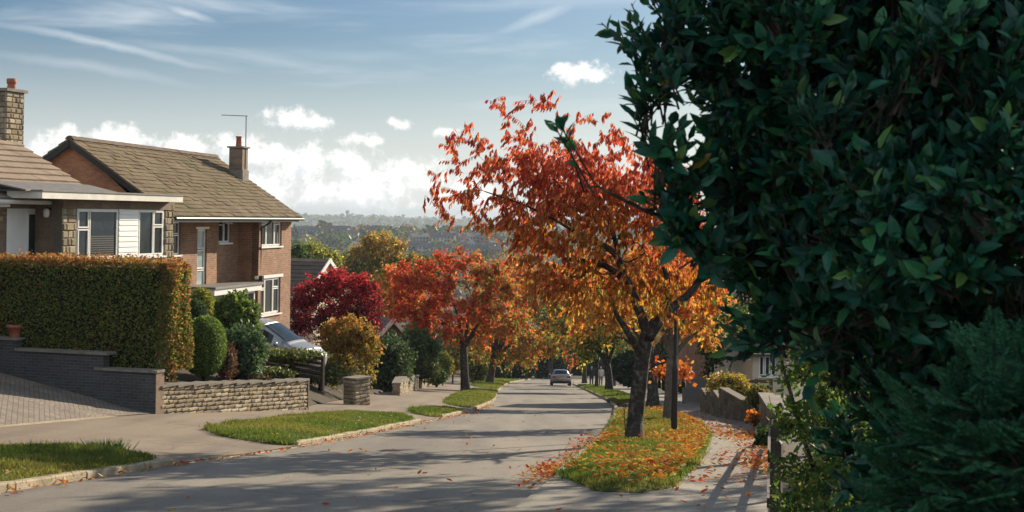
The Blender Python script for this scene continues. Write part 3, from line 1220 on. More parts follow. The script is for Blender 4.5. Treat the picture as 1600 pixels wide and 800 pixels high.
def window(root, F, hole, b, layout, name='window', sill=True, lintel=None, fw=.055, mat=None, pane_mat=None, curtain=None, inset=.07):
    """layout: list of panes as fractions (x0, x1, y0, y1) of the opening; returns the frame mesh (child of root)"""
    a0, a1, c0, c1 = hole
    W, H = a1 - a0, c1 - c0
    bf = b - inset
    mb = MB()
    mb.box(F, a0, a0 + fw, bf - .06, bf, c0, c1)
    mb.box(F, a1 - fw, a1, bf - .06, bf, c0, c1)
    mb.box(F, a0 + fw, a1 - fw, bf - .06, bf, c0, c0 + fw)
    mb.box(F, a0 + fw, a1 - fw, bf - .06, bf, c1 - fw, c1)
    for x0, x1, y0, y1 in layout:
        p0, p1, q0, q1 = a0 + W * x0, a0 + W * x1, c0 + H * y0, c0 + H * y1
        s = .042
        for r in ((p0, p0 + s, q0, q1), (p1 - s, p1, q0, q1), (p0 + s, p1 - s, q0, q0 + s), (p0 + s, p1 - s, q1 - s, q1)):
            mb.box(F, r[0], r[1], bf - .055, bf + .018, r[2], r[3])
    if sill:
        mb.box(F, a0 - .06, a1 + .06, b - .1, b + .07, c0 - .06, c0 - .002)
    if lintel:
        mb.box(F, a0 - lintel[0], a1 + lintel[0], b - .1, b + .02, c1 + .002, c1 + lintel[1])
    w = mb.build(name, mat or M_white, root)
    for x0, x1, y0, y1 in layout:
        g = MB()
        p0, p1, q0, q1 = a0 + W * x0, a0 + W * x1, c0 + H * y0, c0 + H * y1
        g.box(F, p0 + .03, p1 - .03, bf - .045, bf - .02, q0 + .03, q1 - .03)
        g.build('pane', pane_mat or M_glass, w)
    if curtain:
        g = MB()
        for x0, x1, y0, y1 in curtain:
            g.box(F, a0 + W * x0 + .05, a0 + W * x1 - .05, bf - .02, bf - .014, c0 + H * y0, c0 + H * y1)
            if len(curtain) < 4:
                g.build('curtain', M_blind, w)
                g = MB()
        if g.n:
            g.build('blind', M_blind, w)
    return w


M_blind = simple('pale_blind', (.075, .075, .07), .8, .15, 6)
M_frost = simple('frosted_glass', (.26, .33, .35), .18, .2, 3, spec=.6)


def roof_plane(mb, F, e0, e1, r0, r1, n, mat=0, drop=.03, cols=None, jitter=.0, thick=.05):
    """lapped courses between the eave e0-e1 and the ridge r0-r1, points given as (a, b, c)"""
    e0, e1, r0, r1 = [np.array(F.w(*p)) for p in (e0, e1, r0, r1)]
    nn = np.cross(e1 - e0, r0 - e0)
    nn /= np.linalg.norm(nn)
    if nn[2] < 0:
        nn = -nn
    for k in range(n):
        t0, t1 = k / n, (k + 1.0) / n
        a, b = e0 + (r0 - e0) * t0, e1 + (r1 - e1) * t0
        c, d = e0 + (r0 - e0) * t1, e1 + (r1 - e1) * t1
        seg = max(1, int(np.linalg.norm(b - a) / .33))
        for i in range(seg):
            s0, s1 = i / seg, (i + 1) / seg
            j = random.uniform(-.004, .006) * (1 + jitter)
            up = nn * (drop + j)
            p = [a + (b - a) * s0 + up, a + (b - a) * s1 + up, c + (d - c) * s1 + nn * j * .3, c + (d - c) * s0 + nn * j * .3]
            q = [a + (b - a) * s0 - nn * thick, a + (b - a) * s1 - nn * thick]
            mb.add(p + q, [(0, 1, 2, 3), (4, 5, 1, 0)], mat)
            if i in (0, seg - 1):
                z = [c + (d - c) * s0 - nn * thick, c + (d - c) * s1 - nn * thick]
                if i == 0:
                    mb.add([p[0], p[3], z[0], q[0]], [(0, 1, 2, 3)], mat)
                if i == seg - 1:
                    mb.add([p[1], q[1], z[1], p[2]], [(0, 1, 2, 3)], mat)
    # closed underside
    mb.add([e0 - nn * thick, e1 - nn * thick, r1 - nn * thick, r0 - nn * thick], [(0, 3, 2, 1)], mat)


def rail(mb, F, p, q, w, h, mat=0):
    """a straight square rail between two frame points"""
    p, q = F.w(*p), F.w(*q)
    d = q - p
    L = np.linalg.norm(d)
    d /= L
    s = np.cross(d, (0, 0, 1.0))
    if np.linalg.norm(s) < 1e-4:
        s = np.array((1.0, 0, 0))
    s /= np.linalg.norm(s)
    t = np.cross(s, d)
    vs = [p + s * w / 2 * i + t * h / 2 * j for j in (-1, 1) for i in (-1, 1)] + [q + s * w / 2 * i + t * h / 2 * j for j in (-1, 1) for i in (-1, 1)]
    mb.add(vs, [(0, 1, 3, 2), (4, 6, 7, 5), (0, 4, 5, 1), (2, 3, 7, 6), (0, 2, 6, 4), (1, 5, 7, 3)], mat)


# ---------- the two-storey brown brick house
p2 = P(422, 430, 56.0)
F2 = Frame(p2, 11.8, 0)
a_r = F2.hit(454, 430)[0]
a_l = F2.hit(403.5, 430)[0]
RB = -.85                                        # the left part of the front is set back
a_e = -9.28
z_e = F2.hit(422, 329.5)[1] - .02                # eaves
z_f = z_e - 5.15
DEP = 6.9
house = thing('brick_house', 'two-storey brown brick house with mossy tiled roof and white framed windows', 'house', F2.w(a_l, -3, z_f))


def rect(F, b, x0, y0, x1, y1):
    l, t = F.hit(x0, y0, b)
    r, bo = F.hit(x1, y1, b)
    return (l, r, bo, t)


h_up = rect(F2, 0, 408, 335, 440, 384)
h_lo = rect(F2, 0, 405.5, 436, 437.5, 488)
h_rc = rect(F2, RB, 342.5, 333, 360.5, 379)
h_st = rect(F2, RB, 309, 358, 322, 452)
h_sm = rect(F2, RB, 269.5, 346, 282, 398)
h_dr = rect(F2, RB, 330, 457, 350, 520)
h_dr = (h_dr[0], h_dr[1], z_f + .1, h_dr[3])
mb = MB()
wall_face(mb, F2, a_l, a_r, z_f - 1.4, z_e + .05, 0, .28, [h_up, h_lo])
wall_face(mb, F2, a_e, a_l, z_f - 1.4, z_e + .05, RB, .28, [h_rc, h_st, h_sm, h_dr])
mb.box(F2, a_l, a_l + .28, RB - .1, -.002, z_f - 1.4, z_e + .05)      # return of the wing
mb.box(F2, a_r - .28, a_r - .002, -DEP, -.28, z_f - 1.4, z_e + .05)
mb.box(F2, a_e + .3, a_r - .3, -DEP, -DEP + .28, z_f - 1.4, z_e + .05)
# far gable
z_r = 3.92
mid = -DEP / 2
mb.add([F2.w(a_r - .004, 0, z_e), F2.w(a_r - .004, -DEP, z_e), F2.w(a_r - .004, mid, z_r - .12)], [(0, 1, 2)])
mb.box(F2, a_e + .2, a_r - .2, -DEP + .2, RB - .30, z_f - .2, z_f + .0)
mb.build('wall', M_brick, house, False, True)
mb = MB()
mb.box(F2, a_e, a_e + .28, -DEP, RB - .28, z_f - 1.4, z_e + .05)
mb.add([F2.w(a_e, RB, z_e + .05), F2.w(a_e, -DEP, z_e + .05), F2.w(a_e, mid, z_r - .12)], [(0, 1, 2)])
mb.build('gable_wall', M_brick_red, house, False, True)

ov = .38
mb = MB()
e_a0, e_a1 = a_e - .22, a_r + .24
slope = (z_r - z_e) / (-mid)
z_ev = z_e + .02 - slope * ov * .9
sag = MB()
roof_plane(sag, F2, (e_a0, ov, z_ev), (e_a1, ov, z_ev), (e_a0, mid, z_r), (e_a1, mid, z_r - .10), 19, 0, .022, None, 2.5)
roof_plane(sag, F2, (e_a1, -DEP - ov, z_ev), (e_a0, -DEP - ov, z_ev), (e_a1, mid, z_r - .10), (e_a0, mid, z_r), 10, 0, .035)
roof = sag.build('roof', M_tile_b, house)
# ridge tiles
mb = MB()
nr = 26
for k in range(nr):
    a, b = e_a0 + (e_a1 - e_a0) * k / nr, e_a0 + (e_a1 - e_a0) * (k + .97) / nr
    zz = z_r - .10 * k / nr
    pts = []
    for q in (a, b):
        for db, dz in ((-.17, -.05), (-.09, .055), (0, .085), (.09, .055), (.17, -.05)):
            pts.append(F2.w(q, mid + db, zz + dz + random.uniform(-.006, .006)))
    mb.add(pts, [(i, i + 1, i + 6, i + 5) for i in range(4)])
    mb.f.append((np.array([[mb.n - 10 + i for i in range(5)]]), 0))
mb.build('ridge_tiles', M_tile_c, roof)
# barge boards on the near gable, gutter, fascia, downpipe
for q in (ov, -DEP - ov):
    mb = MB()
    rail(mb, F2, (e_a0 + .03, q, z_ev - .14), (e_a0 + .03, mid, z_r - .14), .045, .22)
    mb.build('barge_board', M_dark, house)
mb = MB()
mb.box(F2, e_a0, e_a1 - .02, ov - .12, ov - .09, z_ev - .20, z_ev - .055)
mb.box(F2, e_a0 + .05, a_l, RB - .1, ov - .13, z_ev - .195, z_ev - .17)
mb.box(F2, a_l, e_a1 - .05, -.1, ov - .13, z_ev - .195, z_ev - .17)
mb.build('soffit', M_cream, house)
mb = MB()
g0, g1 = F2.w(e_a0, ov + .02, z_ev - .07), F2.w(e_a1 + .05, ov + .02, z_ev - .085)
mb.tube([g0 + (g1 - g0) * t for t in np.linspace(0, 1, 12)], .062, 10)
mb.build('gutter', M_dark, house)
mb = MB()
ad = a_l + .10
zlo = F2.hit(404, 436, .06)[1]
mb.tube([F2.w(ad + .25, ov, z_ev - .12), F2.w(ad + .22, ov - .1, z_ev - .26), F2.w(ad, .06, z_ev - .42), F2.w(ad, .06, zlo + .1), F2.w(ad, .06, z_f - .5)], .04, 8)
mb.box(F2, ad - .09, ad + .09, .0, .16, zlo - .1, zlo + .12)
mb.build('downpipe', M_dark, house)
cw = [(.03, .30, .72, .97), (.03, .30, .03, .70), (.31, .69, .03, .97), (.70, .97, .72, .97), (.70, .97, .03, .70)]
window(house, F2, h_up, 0, cw, lintel=(.05, .10), curtain=[(.06, .16, .05, .95), (.84, .95, .05, .68)])
window(house, F2, h_lo, 0, cw, lintel=(.25, .12), curtain=[(.06, .14, .05, .68)])
window(house, F2, h_rc, RB, [(.05, .52, .03, .62), (.53, .95, .03, .97)], lintel=(.04, .06), pane_mat=None)
# open top light of the small upper window
t0, t1 = h_rc[0] + .04, (h_rc[0] + h_rc[1]) / 2
oz0, oz1 = h_rc[2] + (h_rc[3] - h_rc[2]) * .64, h_rc[3] - .04
mb = MB()
for q in ((t0, t1, oz0, oz0 + .05), (t0, t1, oz1 - .05, oz1), (t0, t0 + .05, oz0 + .05, oz1 - .05), (t1 - .05, t1, oz0 + .05, oz1 - .05)):
    f = lambda z: RB + .03 + (oz1 - z) * .75
    vs = [F2.w(a, f(c) + db, c) for c in q[2:] for db in (-.03, .02) for a in q[:2]]
    mb.add(vs, [(0, 2, 3, 1), (4, 5, 7, 6), (0, 1, 5, 4), (2, 6, 7, 3), (0, 4, 6, 2), (1, 3, 7, 5)])
tl = mb.build('open_light', M_white, house)
mb = MB()
vs = [F2.w(a, f(c) + db, c) for c in (oz0 + .04, oz1 - .04) for db in (-.012, .0) for a in (t0 + .04, t1 - .04)]
mb.add(vs, [(0, 2, 3, 1), (4, 5, 7, 6), (0, 1, 5, 4), (2, 6, 7, 3), (0, 4, 6, 2), (1, 3, 7, 5)])
mb.build('pane', M_glass, tl)
window(house, F2, h_st, RB, [(.1, .9, .02, .33), (.1, .9, .345, .66), (.1, .9, .675, .98)], lintel=(.16, .08), sill=False, pane_mat=M_frost)
window(house, F2, h_sm, RB, [(.08, .92, .02, .60), (.08, .92, .62, .98)], lintel=(.25, .12))
# front door under the canopy
mb = MB()
mb.box(F2, h_dr[0], h_dr[1], RB - .14, RB - .08, h_dr[2], h_dr[3])
mb.build('door', M_white, house)
# porch canopy and its glazed white screen
pc0, _ = F2.hit(328, 440, .12)
pcz0, pcz1 = F2.hit(400, 453, .12)[1], F2.hit(400, 437, .12)[1]
pc1 = F2.hit(409, 440, .30)[0]
mb = MB()
mb.box(F2, pc0, pc1, RB - .02, .30, pcz0, pcz0 + .22)
can = mb.build('porch_canopy', M_white, house)
mb = MB()
mb.box(F2, pc0 - .05, pc1 + .05, RB - .0, .36, pcz0 + .222, pcz0 + .30)
mb.build('canopy_roof', M_lead, can)
mb = MB()
pa0, pa1 = F2.hit(376, 470, .1)[0], F2.hit(396, 470, .1)[0]
for q in (pa0, (pa0 + pa1) / 2, pa1):
    mb.box(F2, q - .04, q + .04, .06, .14, z_f, pcz0)
mb.box(F2, pa0, pa1, .07, .13, pcz0 - .1, pcz0 - .002)
mb.box(F2, pa0, pa1, .07, .13, z_f + .6, z_f + .75)
scr = mb.build('porch_screen', M_white, house)
mb = MB()
mb.box(F2, pa0, pa1, .09, .10, z_f + .1, pcz0 - .1)
mb.build('pane', M_glass, scr)
# alarm box
aa, az_ = F2.hit(317, 339, RB)
mb = MB()
mb.box(F2, aa - .12, aa + .12, RB, RB + .09, az_ - .14, az_ + .12)
mb.box(F2, aa - .09, aa + .09, RB + .09, RB + .105, az_ - .18, az_ + .10)
mb.build('alarm_box', M_yellow, house)
# chimney on the far gable
ca0, ca1 = e_a1 - .95, e_a1 - .38
cb = -1.55
best = min(np.linspace(-3, -.3, 60), key=lambda q: abs(F2.hit(373, 250, q)[0] - (ca0 + ca1) / 2))
cb = float(best)
c_top = F2.hit(373, 229, cb)[1]
mb = MB()
mb.box(F2, ca0, ca1, cb - .29, cb + .29, z_e + .3, c_top - .07)
ch = mb.build('chimney', M_brick_dim, roof, False, True)
mb = MB()
mb.box(F2, ca0 - .07, ca1 + .07, cb - .36, cb + .36, c_top - .068, c_top)
mb.build('chimney_cap', M_cap, roof)
mb = MB()
mb.lathe(F2.w((ca0 + ca1) / 2, cb, c_top), [(.13, 0), (.12, .1), (.10, .36), (.13, .38), (.13, .42), (.08, .42)], 14)
mb.build('chimney_pot', M_terra, roof, True)
# lead flashing round the stack foot
mb = MB()
mb.box(F2, ca0 - .03, ca1 + .03, cb - .33, cb + .33, z_e + .3, z_r - (abs(cb - mid)) * slope + .18)
mb.build('flashing', M_cap, roof)
# television aerial
ant = thing('television_aerial', 'thin television aerial on the chimney of the two-storey house', 'aerial', F2.w(ca0 + .1, cb, c_top))
mb = MB()
m0 = F2.w(ca0 + .3, cb + .30, c_top - .9)
mt = F2.hit(377, 181, cb)
m1 = F2.w(ca0 + .3, cb + .30, mt[1])
mb.tube([m0, m1], .022, 6)
mb.build('mast', M_metal, ant)
mb = MB()
bdir = np.array((-.97, -.18, .01))
b0 = m1 + np.array((.05, 0, -.02))
b1_ = b0 + bdir * 1.06
mb.tube([b0, b1_], .016, 6)
mb.build('boom', M_metal, ant)
mb = MB()
for k in range(9):
    c = b0 + (b1_ - b0) * (.06 + k * .115)
    e = np.array((-.18, .97, 0)) * (.24 - .006 * k)
    mb.tube([c - e, c + e], .008, 5)
mb.build('antenna_rods', M_metal, ant)

# ---------- the bungalow with the flat-roofed bay
p1 = P(190, 402, 43.0)
F1 = Frame(p1, 15.8, 0)
b_l, b_r = F1.hit(98, 360)[0], F1.hit(271.5, 360)[0]
z_s = F1.hit(190, 403)[1]                        # window sill
z_h = F1.hit(190, 327)[1]
z_bf = z_s - .95
BR = -.9
bung = thing('bungalow', 'stone and timber bungalow with flat-roofed bay and grey tiled roof', 'house', F1.w(b_l, -2, z_bf))
w1 = rect(F1, 0, 122, 327, 185, 403)
w1 = (w1[0], w1[1], z_s, z_h)
w2 = rect(F1, 0, 217, 327, 256, 401)
w2 = (w2[0], w2[1], z_s + .02, z_h)
pn = rect(F1, 0, 186.5, 328, 215.5, 401)
pn = (w1[1] + .02, w2[0] - .02, z_s, z_h)
top_b = z_h + .42
mb = MB()
wall_face(mb, F1, b_l + .5, b_r - .34, z_bf - 1.3, z_h, -.03, .25, [w1, w2, (pn[0], pn[1], z_s, z_h)])
mb.box(F1, b_l, b_l + .5, -.30, -.03, z_bf - 1.3, top_b - .1)
mb.box(F1, b_r - .34, b_r - .003, -.30, -.03, z_bf - 1.3, top_b - .1)
mb.build('bay_wall', M_mortar, bung)
mb = MB()
mb.box(F1, b_l + .002, b_l + .24, BR, -.302, z_bf - 1.3, top_b - .1)
mb.build('side_wall', M_brick_dim, bung, False, True)
mb = MB()
mb.box(F1, b_r - .24, b_r, BR - 5, -.302, z_bf - 1.3, top_b - .1)
mb.build('side_wall', M_brick_dim, bung, False, True)
mb = MB()
wr = rect(F1, BR, 11, 326, 67, 400)
dhole = (wr[0], wr[1], z_bf + .05, F1.hit(40, 326, BR)[1])
wall_face(mb, F1, b_l - 9, b_l + .1, z_bf - 1.3, top_b - .1, BR, .25, [dhole])
mb.build('wall', M_brick_dim, bung, False, True)
mb = MB()
stones(mb, F1, b_l, w1[0] - .06, z_bf - .6, z_h + .02, -.028, 14, lmin=.16, lmax=.4, prot=.06)
stones(mb, F1, w2[1] + .06, b_r, z_bf - .6, z_h + .18, -.028, 15, lmin=.14, lmax=.3, prot=.06)
stones(mb, F1, b_l + .5, b_r - .34, z_bf - .6, z_s - .09, -.028, 5, prot=.05)
mb.build('stone_cladding', M_stone, bung)
mb = MB()
dl = F1.hit(0, 340, BR)[0]
stones(mb, F1, dl - 1.4, dhole[0] - .05, F1.hit(5, 346, BR)[1], F1.hit(5, 320, BR)[1], BR + .002, 3, prot=.06)
mb.build('stone_cladding', M_stone, bung)
mb = MB()
nb = 9
for k in range(nb):
    c0 = pn[2] + (pn[3] - pn[2]) * k / nb
    c1 = pn[2] + (pn[3] - pn[2]) * (k + 1) / nb
    vs = [F1.w(a, b, c) for (b, c) in ((-.06, c0), (.012, c0 + .004), (-.012, c1), (-.06, c1)) for a in pn[:2]]
    mb.add(vs, [(0, 1, 3, 2), (2, 3, 5, 4), (4, 5, 7, 6), (0, 2, 4, 6), (1, 7, 5, 3)])
mb.build('white_boarding', M_white, bung)
window(bung, F1, w1, 0, [(.02, .27, .62, .97), (.02, .27, .03, .60), (.29, .97, .03, .97)], inset=.03, fw=.07,
       curtain=[(.31, .95, .08 + .045 * k, .10 + .045 * k) for k in range(9)])
window(bung, F1, w2, 0, [(.04, .58, .03, .97), (.60, .96, .66, .97), (.60, .96, .03, .64)], inset=.03, fw=.07)
# brown timber band over the bay, fascia, flat roof
mb = MB()
mb.box(F1, b_l - .02, b_r + .02, -.25, .02, z_h + .004, z_h + .30)
mb.build('timber_band', M_brick_dim, bung, False, True)
f0, f1 = F1.hit(66, 305, .5)[0], F1.hit(286, 309, .5)[0]
zf_ = F1.hit(180, 312, .5)[1]
mb = MB()
mb.box(F1, f0, f1, .44, .50, zf_ - .02, zf_ + .17)
mb.box(F1, f0, f0 + .05, -.6, .44, zf_ - .02, zf_ + .17)
mb.box(F1, f1 - .05, f1, -.6, .44, zf_ - .02, zf_ + .17)
mb.box(F1, f0 + .06, f1 - .06, -.6, .43, zf_ - .015, zf_ + .0)
mb.build('fascia', M_cream, bung)
mb = MB()
mb.box(F1, f0 - .03, f1 + .03, -.62, .53, zf_ + .172, zf_ + .215)
fr = mb.build('flat_roof', M_lead, bung)
# main roof
zme = F1.hit(60, 313, BR + .35)[1]
ra1 = F1.hit(159, 297, BR + .2)[0]
ra0 = b_l - 12
bmid = BR - 3.2
zrd = None
# ridge height from the line of sight at the chimney foot
ridge_a = F1.hit(42, 214, bmid)
z_rd = ridge_a[1]
mb = MB()
eb = BR + .42
roof_plane(mb, F1, (ra0, eb, zme + .02), (ra1, eb, zme + .02), (ra0, bmid, z_rd), (ra1, bmid, z_rd), 11, 0, .05, None, .5, .06)
roof_plane(mb, F1, (ra1, 2 * bmid - eb, zme), (ra0, 2 * bmid - eb, zme), (ra1, bmid, z_rd), (ra0, bmid, z_rd), 6, 0, .05)
r1 = mb.build('roof', M_tile_a, bung)
mb = MB()
mb.add([F1.w(ra1 - .25, eb - .45, zme), F1.w(ra1 - .25, 2 * bmid - eb + .45, zme), F1.w(ra1 - .25, bmid, z_rd - .12)], [(0, 1, 2)])
mb.box(F1, ra1 - .5, ra1 - .26, 2 * bmid - eb + .45, BR - .26, z_bf - 1, zme)
mb.build('gable_wall', M_brick_dim, bung, False, True)
mb = MB()
gl = F1.hit(82, 318, eb + .08)[0]
mb.box(F1, ra0, f0 - .01, eb - .03, eb + .0, zme - .20, zme - .04)
mb.box(F1, ra0, f0 - .01, BR, eb - .032, zme - .20, zme - .185)
mb.build('eaves_board', M_cream, bung)
mb = MB()
mb.tube([F1.w(q, eb + .07, zme - .06) for q in np.linspace(ra0, gl, 8)], .06, 8)
mb.build('gutter', M_white, bung)
# grey felt apron between the tiles and the bay roof
mb = MB()
ap = F1.hit(30, 287, BR + .1)
mb.box(F1, f0, f1 - .3, -4, -.625, zf_ + .16, zf_ + .21)
vs = [F1.w(F1.hit(40, 300, .2)[0], .2, zf_ + .216), F1.w(f1 - 2.9, .0, zf_ + .216), F1.w(f1 - 2.9, BR - .2, zf_ + .45), F1.w(F1.hit(40, 300, .2)[0], BR - .2, zf_ + .45)]
mb.add(vs + [v - np.array((0, 0, .04)) for v in vs], [(0, 1, 2, 3), (4, 5, 1, 0), (5, 6, 2, 1), (4, 0, 3, 7)])
mb.build('felt_apron', M_lead, bung)
# door, its glass, wall lamp
mb = MB()
mb.box(F1, dhole[0], dhole[1], BR - .10, BR - .03, dhole[2], dhole[3])
for q in ((dhole[0], dhole[0] + .08), (dhole[1] - .08, dhole[1]), (dhole[0] + (dhole[1] - dhole[0]) * .53, dhole[0] + (dhole[1] - dhole[0]) * .59)):
    mb.box(F1, q[0], q[1], BR - .03, BR + .005, dhole[2], dhole[3])
mb.box(F1, dhole[0] + .082, dhole[1] - .082, BR - .03, BR + .004, dhole[3] - .09, dhole[3])
dd = mb.build('door', M_white, bung)
mb = MB()
W = dhole[1] - dhole[0]
mb.box(F1, dhole[0] + W * .60, dhole[0] + W * .90, BR - .03, BR - .022, dhole[2] + .3, dhole[3] - .16)
mb.build('pane', M_glass, dd)
mb = MB()
lz = F1.hit(88, 331, -.45)[1]
lamp_p = F1.w(b_l - .10, -.45, lz)
mb.box(F1, b_l - .08, b_l, -.52, -.38, lz + .05, lz + .12)
lm_ = mb.build('wall_lamp', M_dark, bung)
mb = MB()
mb.lathe(F1.w(b_l - .13, -.45, lz - .16), [(.05, 0), (.085, .04), (.09, .18), (.06, .24), (.02, .25)], 12)
mb.build('lamp_globe', M_white, lm_, True)
# chimney of pitched stone
cA1 = F1.hit(39, 180, bmid + .42)[0]
czt = F1.hit(20, 143, bmid)[1]
zc0 = z_rd - .5
cb0, cb1 = bmid - .42, bmid + .42
cA0 = cA1 - .95
mb = MB()
mb.box(F1, cA0 + .05, cA1 - .05, cb0 + .05, cb1 - .05, zc0 - .5, czt - .06)
ch1 = mb.build('chimney', M_mortar, r1)
mb = MB()
stones(mb, F1, cA0, cA1, zc0, czt - .06, cb1 - .05, 11, lmin=.14, lmax=.36, prot=.06)
stones(mb, F1, cb0, cb1, zc0, czt - .06, cA0 + .05, 11, face='a-', lmin=.14, lmax=.36, prot=.05)
stones(mb, F1, cb0, cb1, zc0, czt - .06, cA1 - .05, 11, face='a', lmin=.14, lmax=.36, prot=.05)
mb.build('chimney_stone', M_stone, r1)
mb = MB()
mb.box(F1, cA0 - .05, cA1 + .06, cb0 - .06, cb1 + .06, czt - .058, czt + .03)
mb.build('chimney_cap', M_cap, r1)
mb = MB()
cpa = F1.hit(18, 140, bmid)[0]
mb.lathe(F1.w(cpa, bmid, czt + .03), [(.15, 0), (.14, .06), (.12, .18), (.13, .20), (.15, .22), (.15, .36), (.11, .37), (.10, .30)], 16)
mb.build('chimney_pot', M_terra, r1, True)


# ---------- further houses
def gable_house(label, F, a0, a1, depth, z_eave, z_ridge, z_floor, wallm, tilem, white=True, gable_a=True, wins=(), name='brick_house', courses=10, base=None):
    """ridge runs along a; outline of eaves and ridge given in frame heights"""
    root = thing(name, label, 'house', F.w((a0 + a1) / 2, -depth / 2, z_floor))
    mb = MB()
    wall_face(mb, F, a0, a1, z_floor - 1, z_eave, 0, .25, [w[:4] for w in wins])
    mb.box(F, a0, a0 + .25, -depth, -.25, z_floor - 1, z_eave)
    mb.box(F, a1 - .25, a1, -depth, -.25, z_floor - 1, z_eave)
    mb.box(F, a0 + .25, a1 - .25, -depth, -depth + .25, z_floor - 1, z_eave)
    for a in (a0, a1):
        mb.add([F.w(a, 0, z_eave), F.w(a, -depth, z_eave), F.w(a, -depth / 2, z_ridge - .1)], [(0, 1, 2)])
    mb.build('wall', wallm, root, False, True)
    mb = MB()
    s = (z_ridge - z_eave) / (depth / 2)
    o = .3
    roof_plane(mb, F, (a0 - .2, o, z_eave - s * o), (a1 + .2, o, z_eave - s * o), (a0 - .2, -depth / 2, z_ridge), (a1 + .2, -depth / 2, z_ridge), courses, 0, .05)
    roof_plane(mb, F, (a1 + .2, -depth - o, z_eave - s * o), (a0 - .2, -depth - o, z_eave - s * o), (a1 + .2, -depth / 2, z_ridge), (a0 - .2, -depth / 2, z_ridge), courses, 0, .05)
    r = mb.build('roof', tilem, root)
    for a in (a0 - .2, a1 + .2):
        for q in (o, -depth - o):
            mb = MB()
            rail(mb, F, (a, q, z_eave - s * o - .1), (a, -depth / 2, z_ridge - .08), .06, .24)
            mb.build('barge_board', M_white if white else M_dark, root)
    for w in wins:
        window(root, F, w[:4], 0, w[4] if len(w) > 4 else [(.04, .49, .03, .97), (.51, .96, .03, .97)])
    return root


# house beyond: its brown roof and white verge show between the brick house and the crimson acer
p3 = P(455, 440, 80)
F3 = Frame(P(481, 447, 78), 102, 0)      # ridge runs roughly across the view
zr3, ze3 = P(490, 405, 80)[2], P(490, 447, 77)[2]
g = gable_house('house with brown tiled roof and white barge boards behind the crimson acer', F3, -9, 0, 6.0, ze3 - .1, zr3, ze3 - 3.6, M_render, M_tile_c, courses=8, name='tiled_house')
# low stone cottage gable beyond the yellow shrub
F4 = Frame(P(640, 532, 86), 14, 0)
F4 = Frame(P(641, 527, 88.0), -25, 0)
zr4, ze4 = P(612, 497, 88)[2], P(641, 528, 88)[2]
gable_house('small stone house with dark slate roof and white gable edge beyond the yellow shrub', F4, 0, 8, 2.35, ze4, zr4, ze4 - 3.2, M_brick_dim, M_slate_brick, courses=8, name='stone_cottage')

# rendered house on the right, half hidden by trees
F5 = Frame(P(1166, 530, 64.0), 188, 0)
zr5, ze5, zf5 = P(1150, 470, 66)[2], P(1160, 535, 64)[2], P(1160, 592, 64)[2]
FR = Frame(P(1166, 560, 66.0), -82, 0)       # faces the camera: a runs to the left, outward towards us
FR.u = np.array((1.0, .10, 0)) / np.linalg.norm((1.0, .10, 0))
FR.n = np.array((.10, -1.0, 0)) / np.linalg.norm((1.0, .10, 0))
ax0, ax1 = FR.hit(1098, 560)[0] + 3.2, FR.hit(1140, 560)[0]
wz = [FR.hit(1125, 495)[1], FR.hit(1125, 470)[1], FR.hit(1125, 572)[1], FR.hit(1125, 535)[1]]
gable_house('tall brown brick house behind the grey fence on the right', FR, ax0 - 3, ax1, 7, FR.hit(1120, 440)[1], FR.hit(1120, 395)[1], FR.hit(1120, 590)[1], M_brick, M_tile_b,
            wins=[(FR.hit(1115, 500)[0], FR.hit(1133, 500)[0], FR.hit(1120, 505)[1], FR.hit(1120, 465)[1]), (FR.hit(1115, 560)[0], FR.hit(1133, 560)[0], FR.hit(1120, 572)[1], FR.hit(1120, 530)[1])], name='brick_house')
FC = Frame(P(1166, 560, 63.0), 0, 0)
FC.u, FC.n = FR.u, FR.n
# white-walled house: its gable slope faces the street, windows under it
root = thing('rendered_house', 'cream rendered house with sloping gable and white windows on the right', 'house', FC.w(0, -2, FC.hit(1160, 592)[1]))
cx0, cx1, cxr = FC.hit(1133, 560)[0], FC.hit(1178, 560)[0], FC.hit(1142, 515)[0]
zb, zlo_, zhi_ = FC.hit(1150, 592)[1], FC.hit(1178, 548)[1], FC.hit(1145, 512)[1]
mb = MB()
wl1 = rect(FC, 0, 1141, 545, 1151, 575)
wl2 = rect(FC, 0, 1157, 548, 1167, 578)
wall_face(mb, FC, cx0, cx1, zb - 1, zlo_, 0, .25, [wl1, wl2])
mb.add([FC.w(cx0, -.001, zlo_), FC.w(cx1, -.001, zlo_), FC.w(cxr, -.001, zhi_), FC.w(cx0, -.001, zhi_)], [(0, 1, 2, 3)])
mb.box(FC, cx1 - .25, cx1, -6, -.25, zb - 1, zlo_)
mb.box(FC, cx0, cx0 + .25, -6, -.25, zb - 1, zlo_)
mb.build('wall', M_render, root)
mb = MB()
roof_plane(mb, FC, (cx1 + .25, -6, zlo_ - .12), (cx1 + .25, .3, zlo_ - .12), (cxr, -6, zhi_ + .05), (cxr, .3, zhi_ + .05), 8, 0, .04)
mb.build('roof', M_slate_brick, root)
mb = MB()
rail(mb, FC, (cx1 + .25, .3, zlo_ - .2), (cxr, .3, zhi_), .05, .22)
mb.build('barge_board', M_white, root)
window(root, FC, wl1, 0, [(.08, .92, .03, .97)])
window(root, FC, wl2, 0, [(.08, .92, .03, .97)])
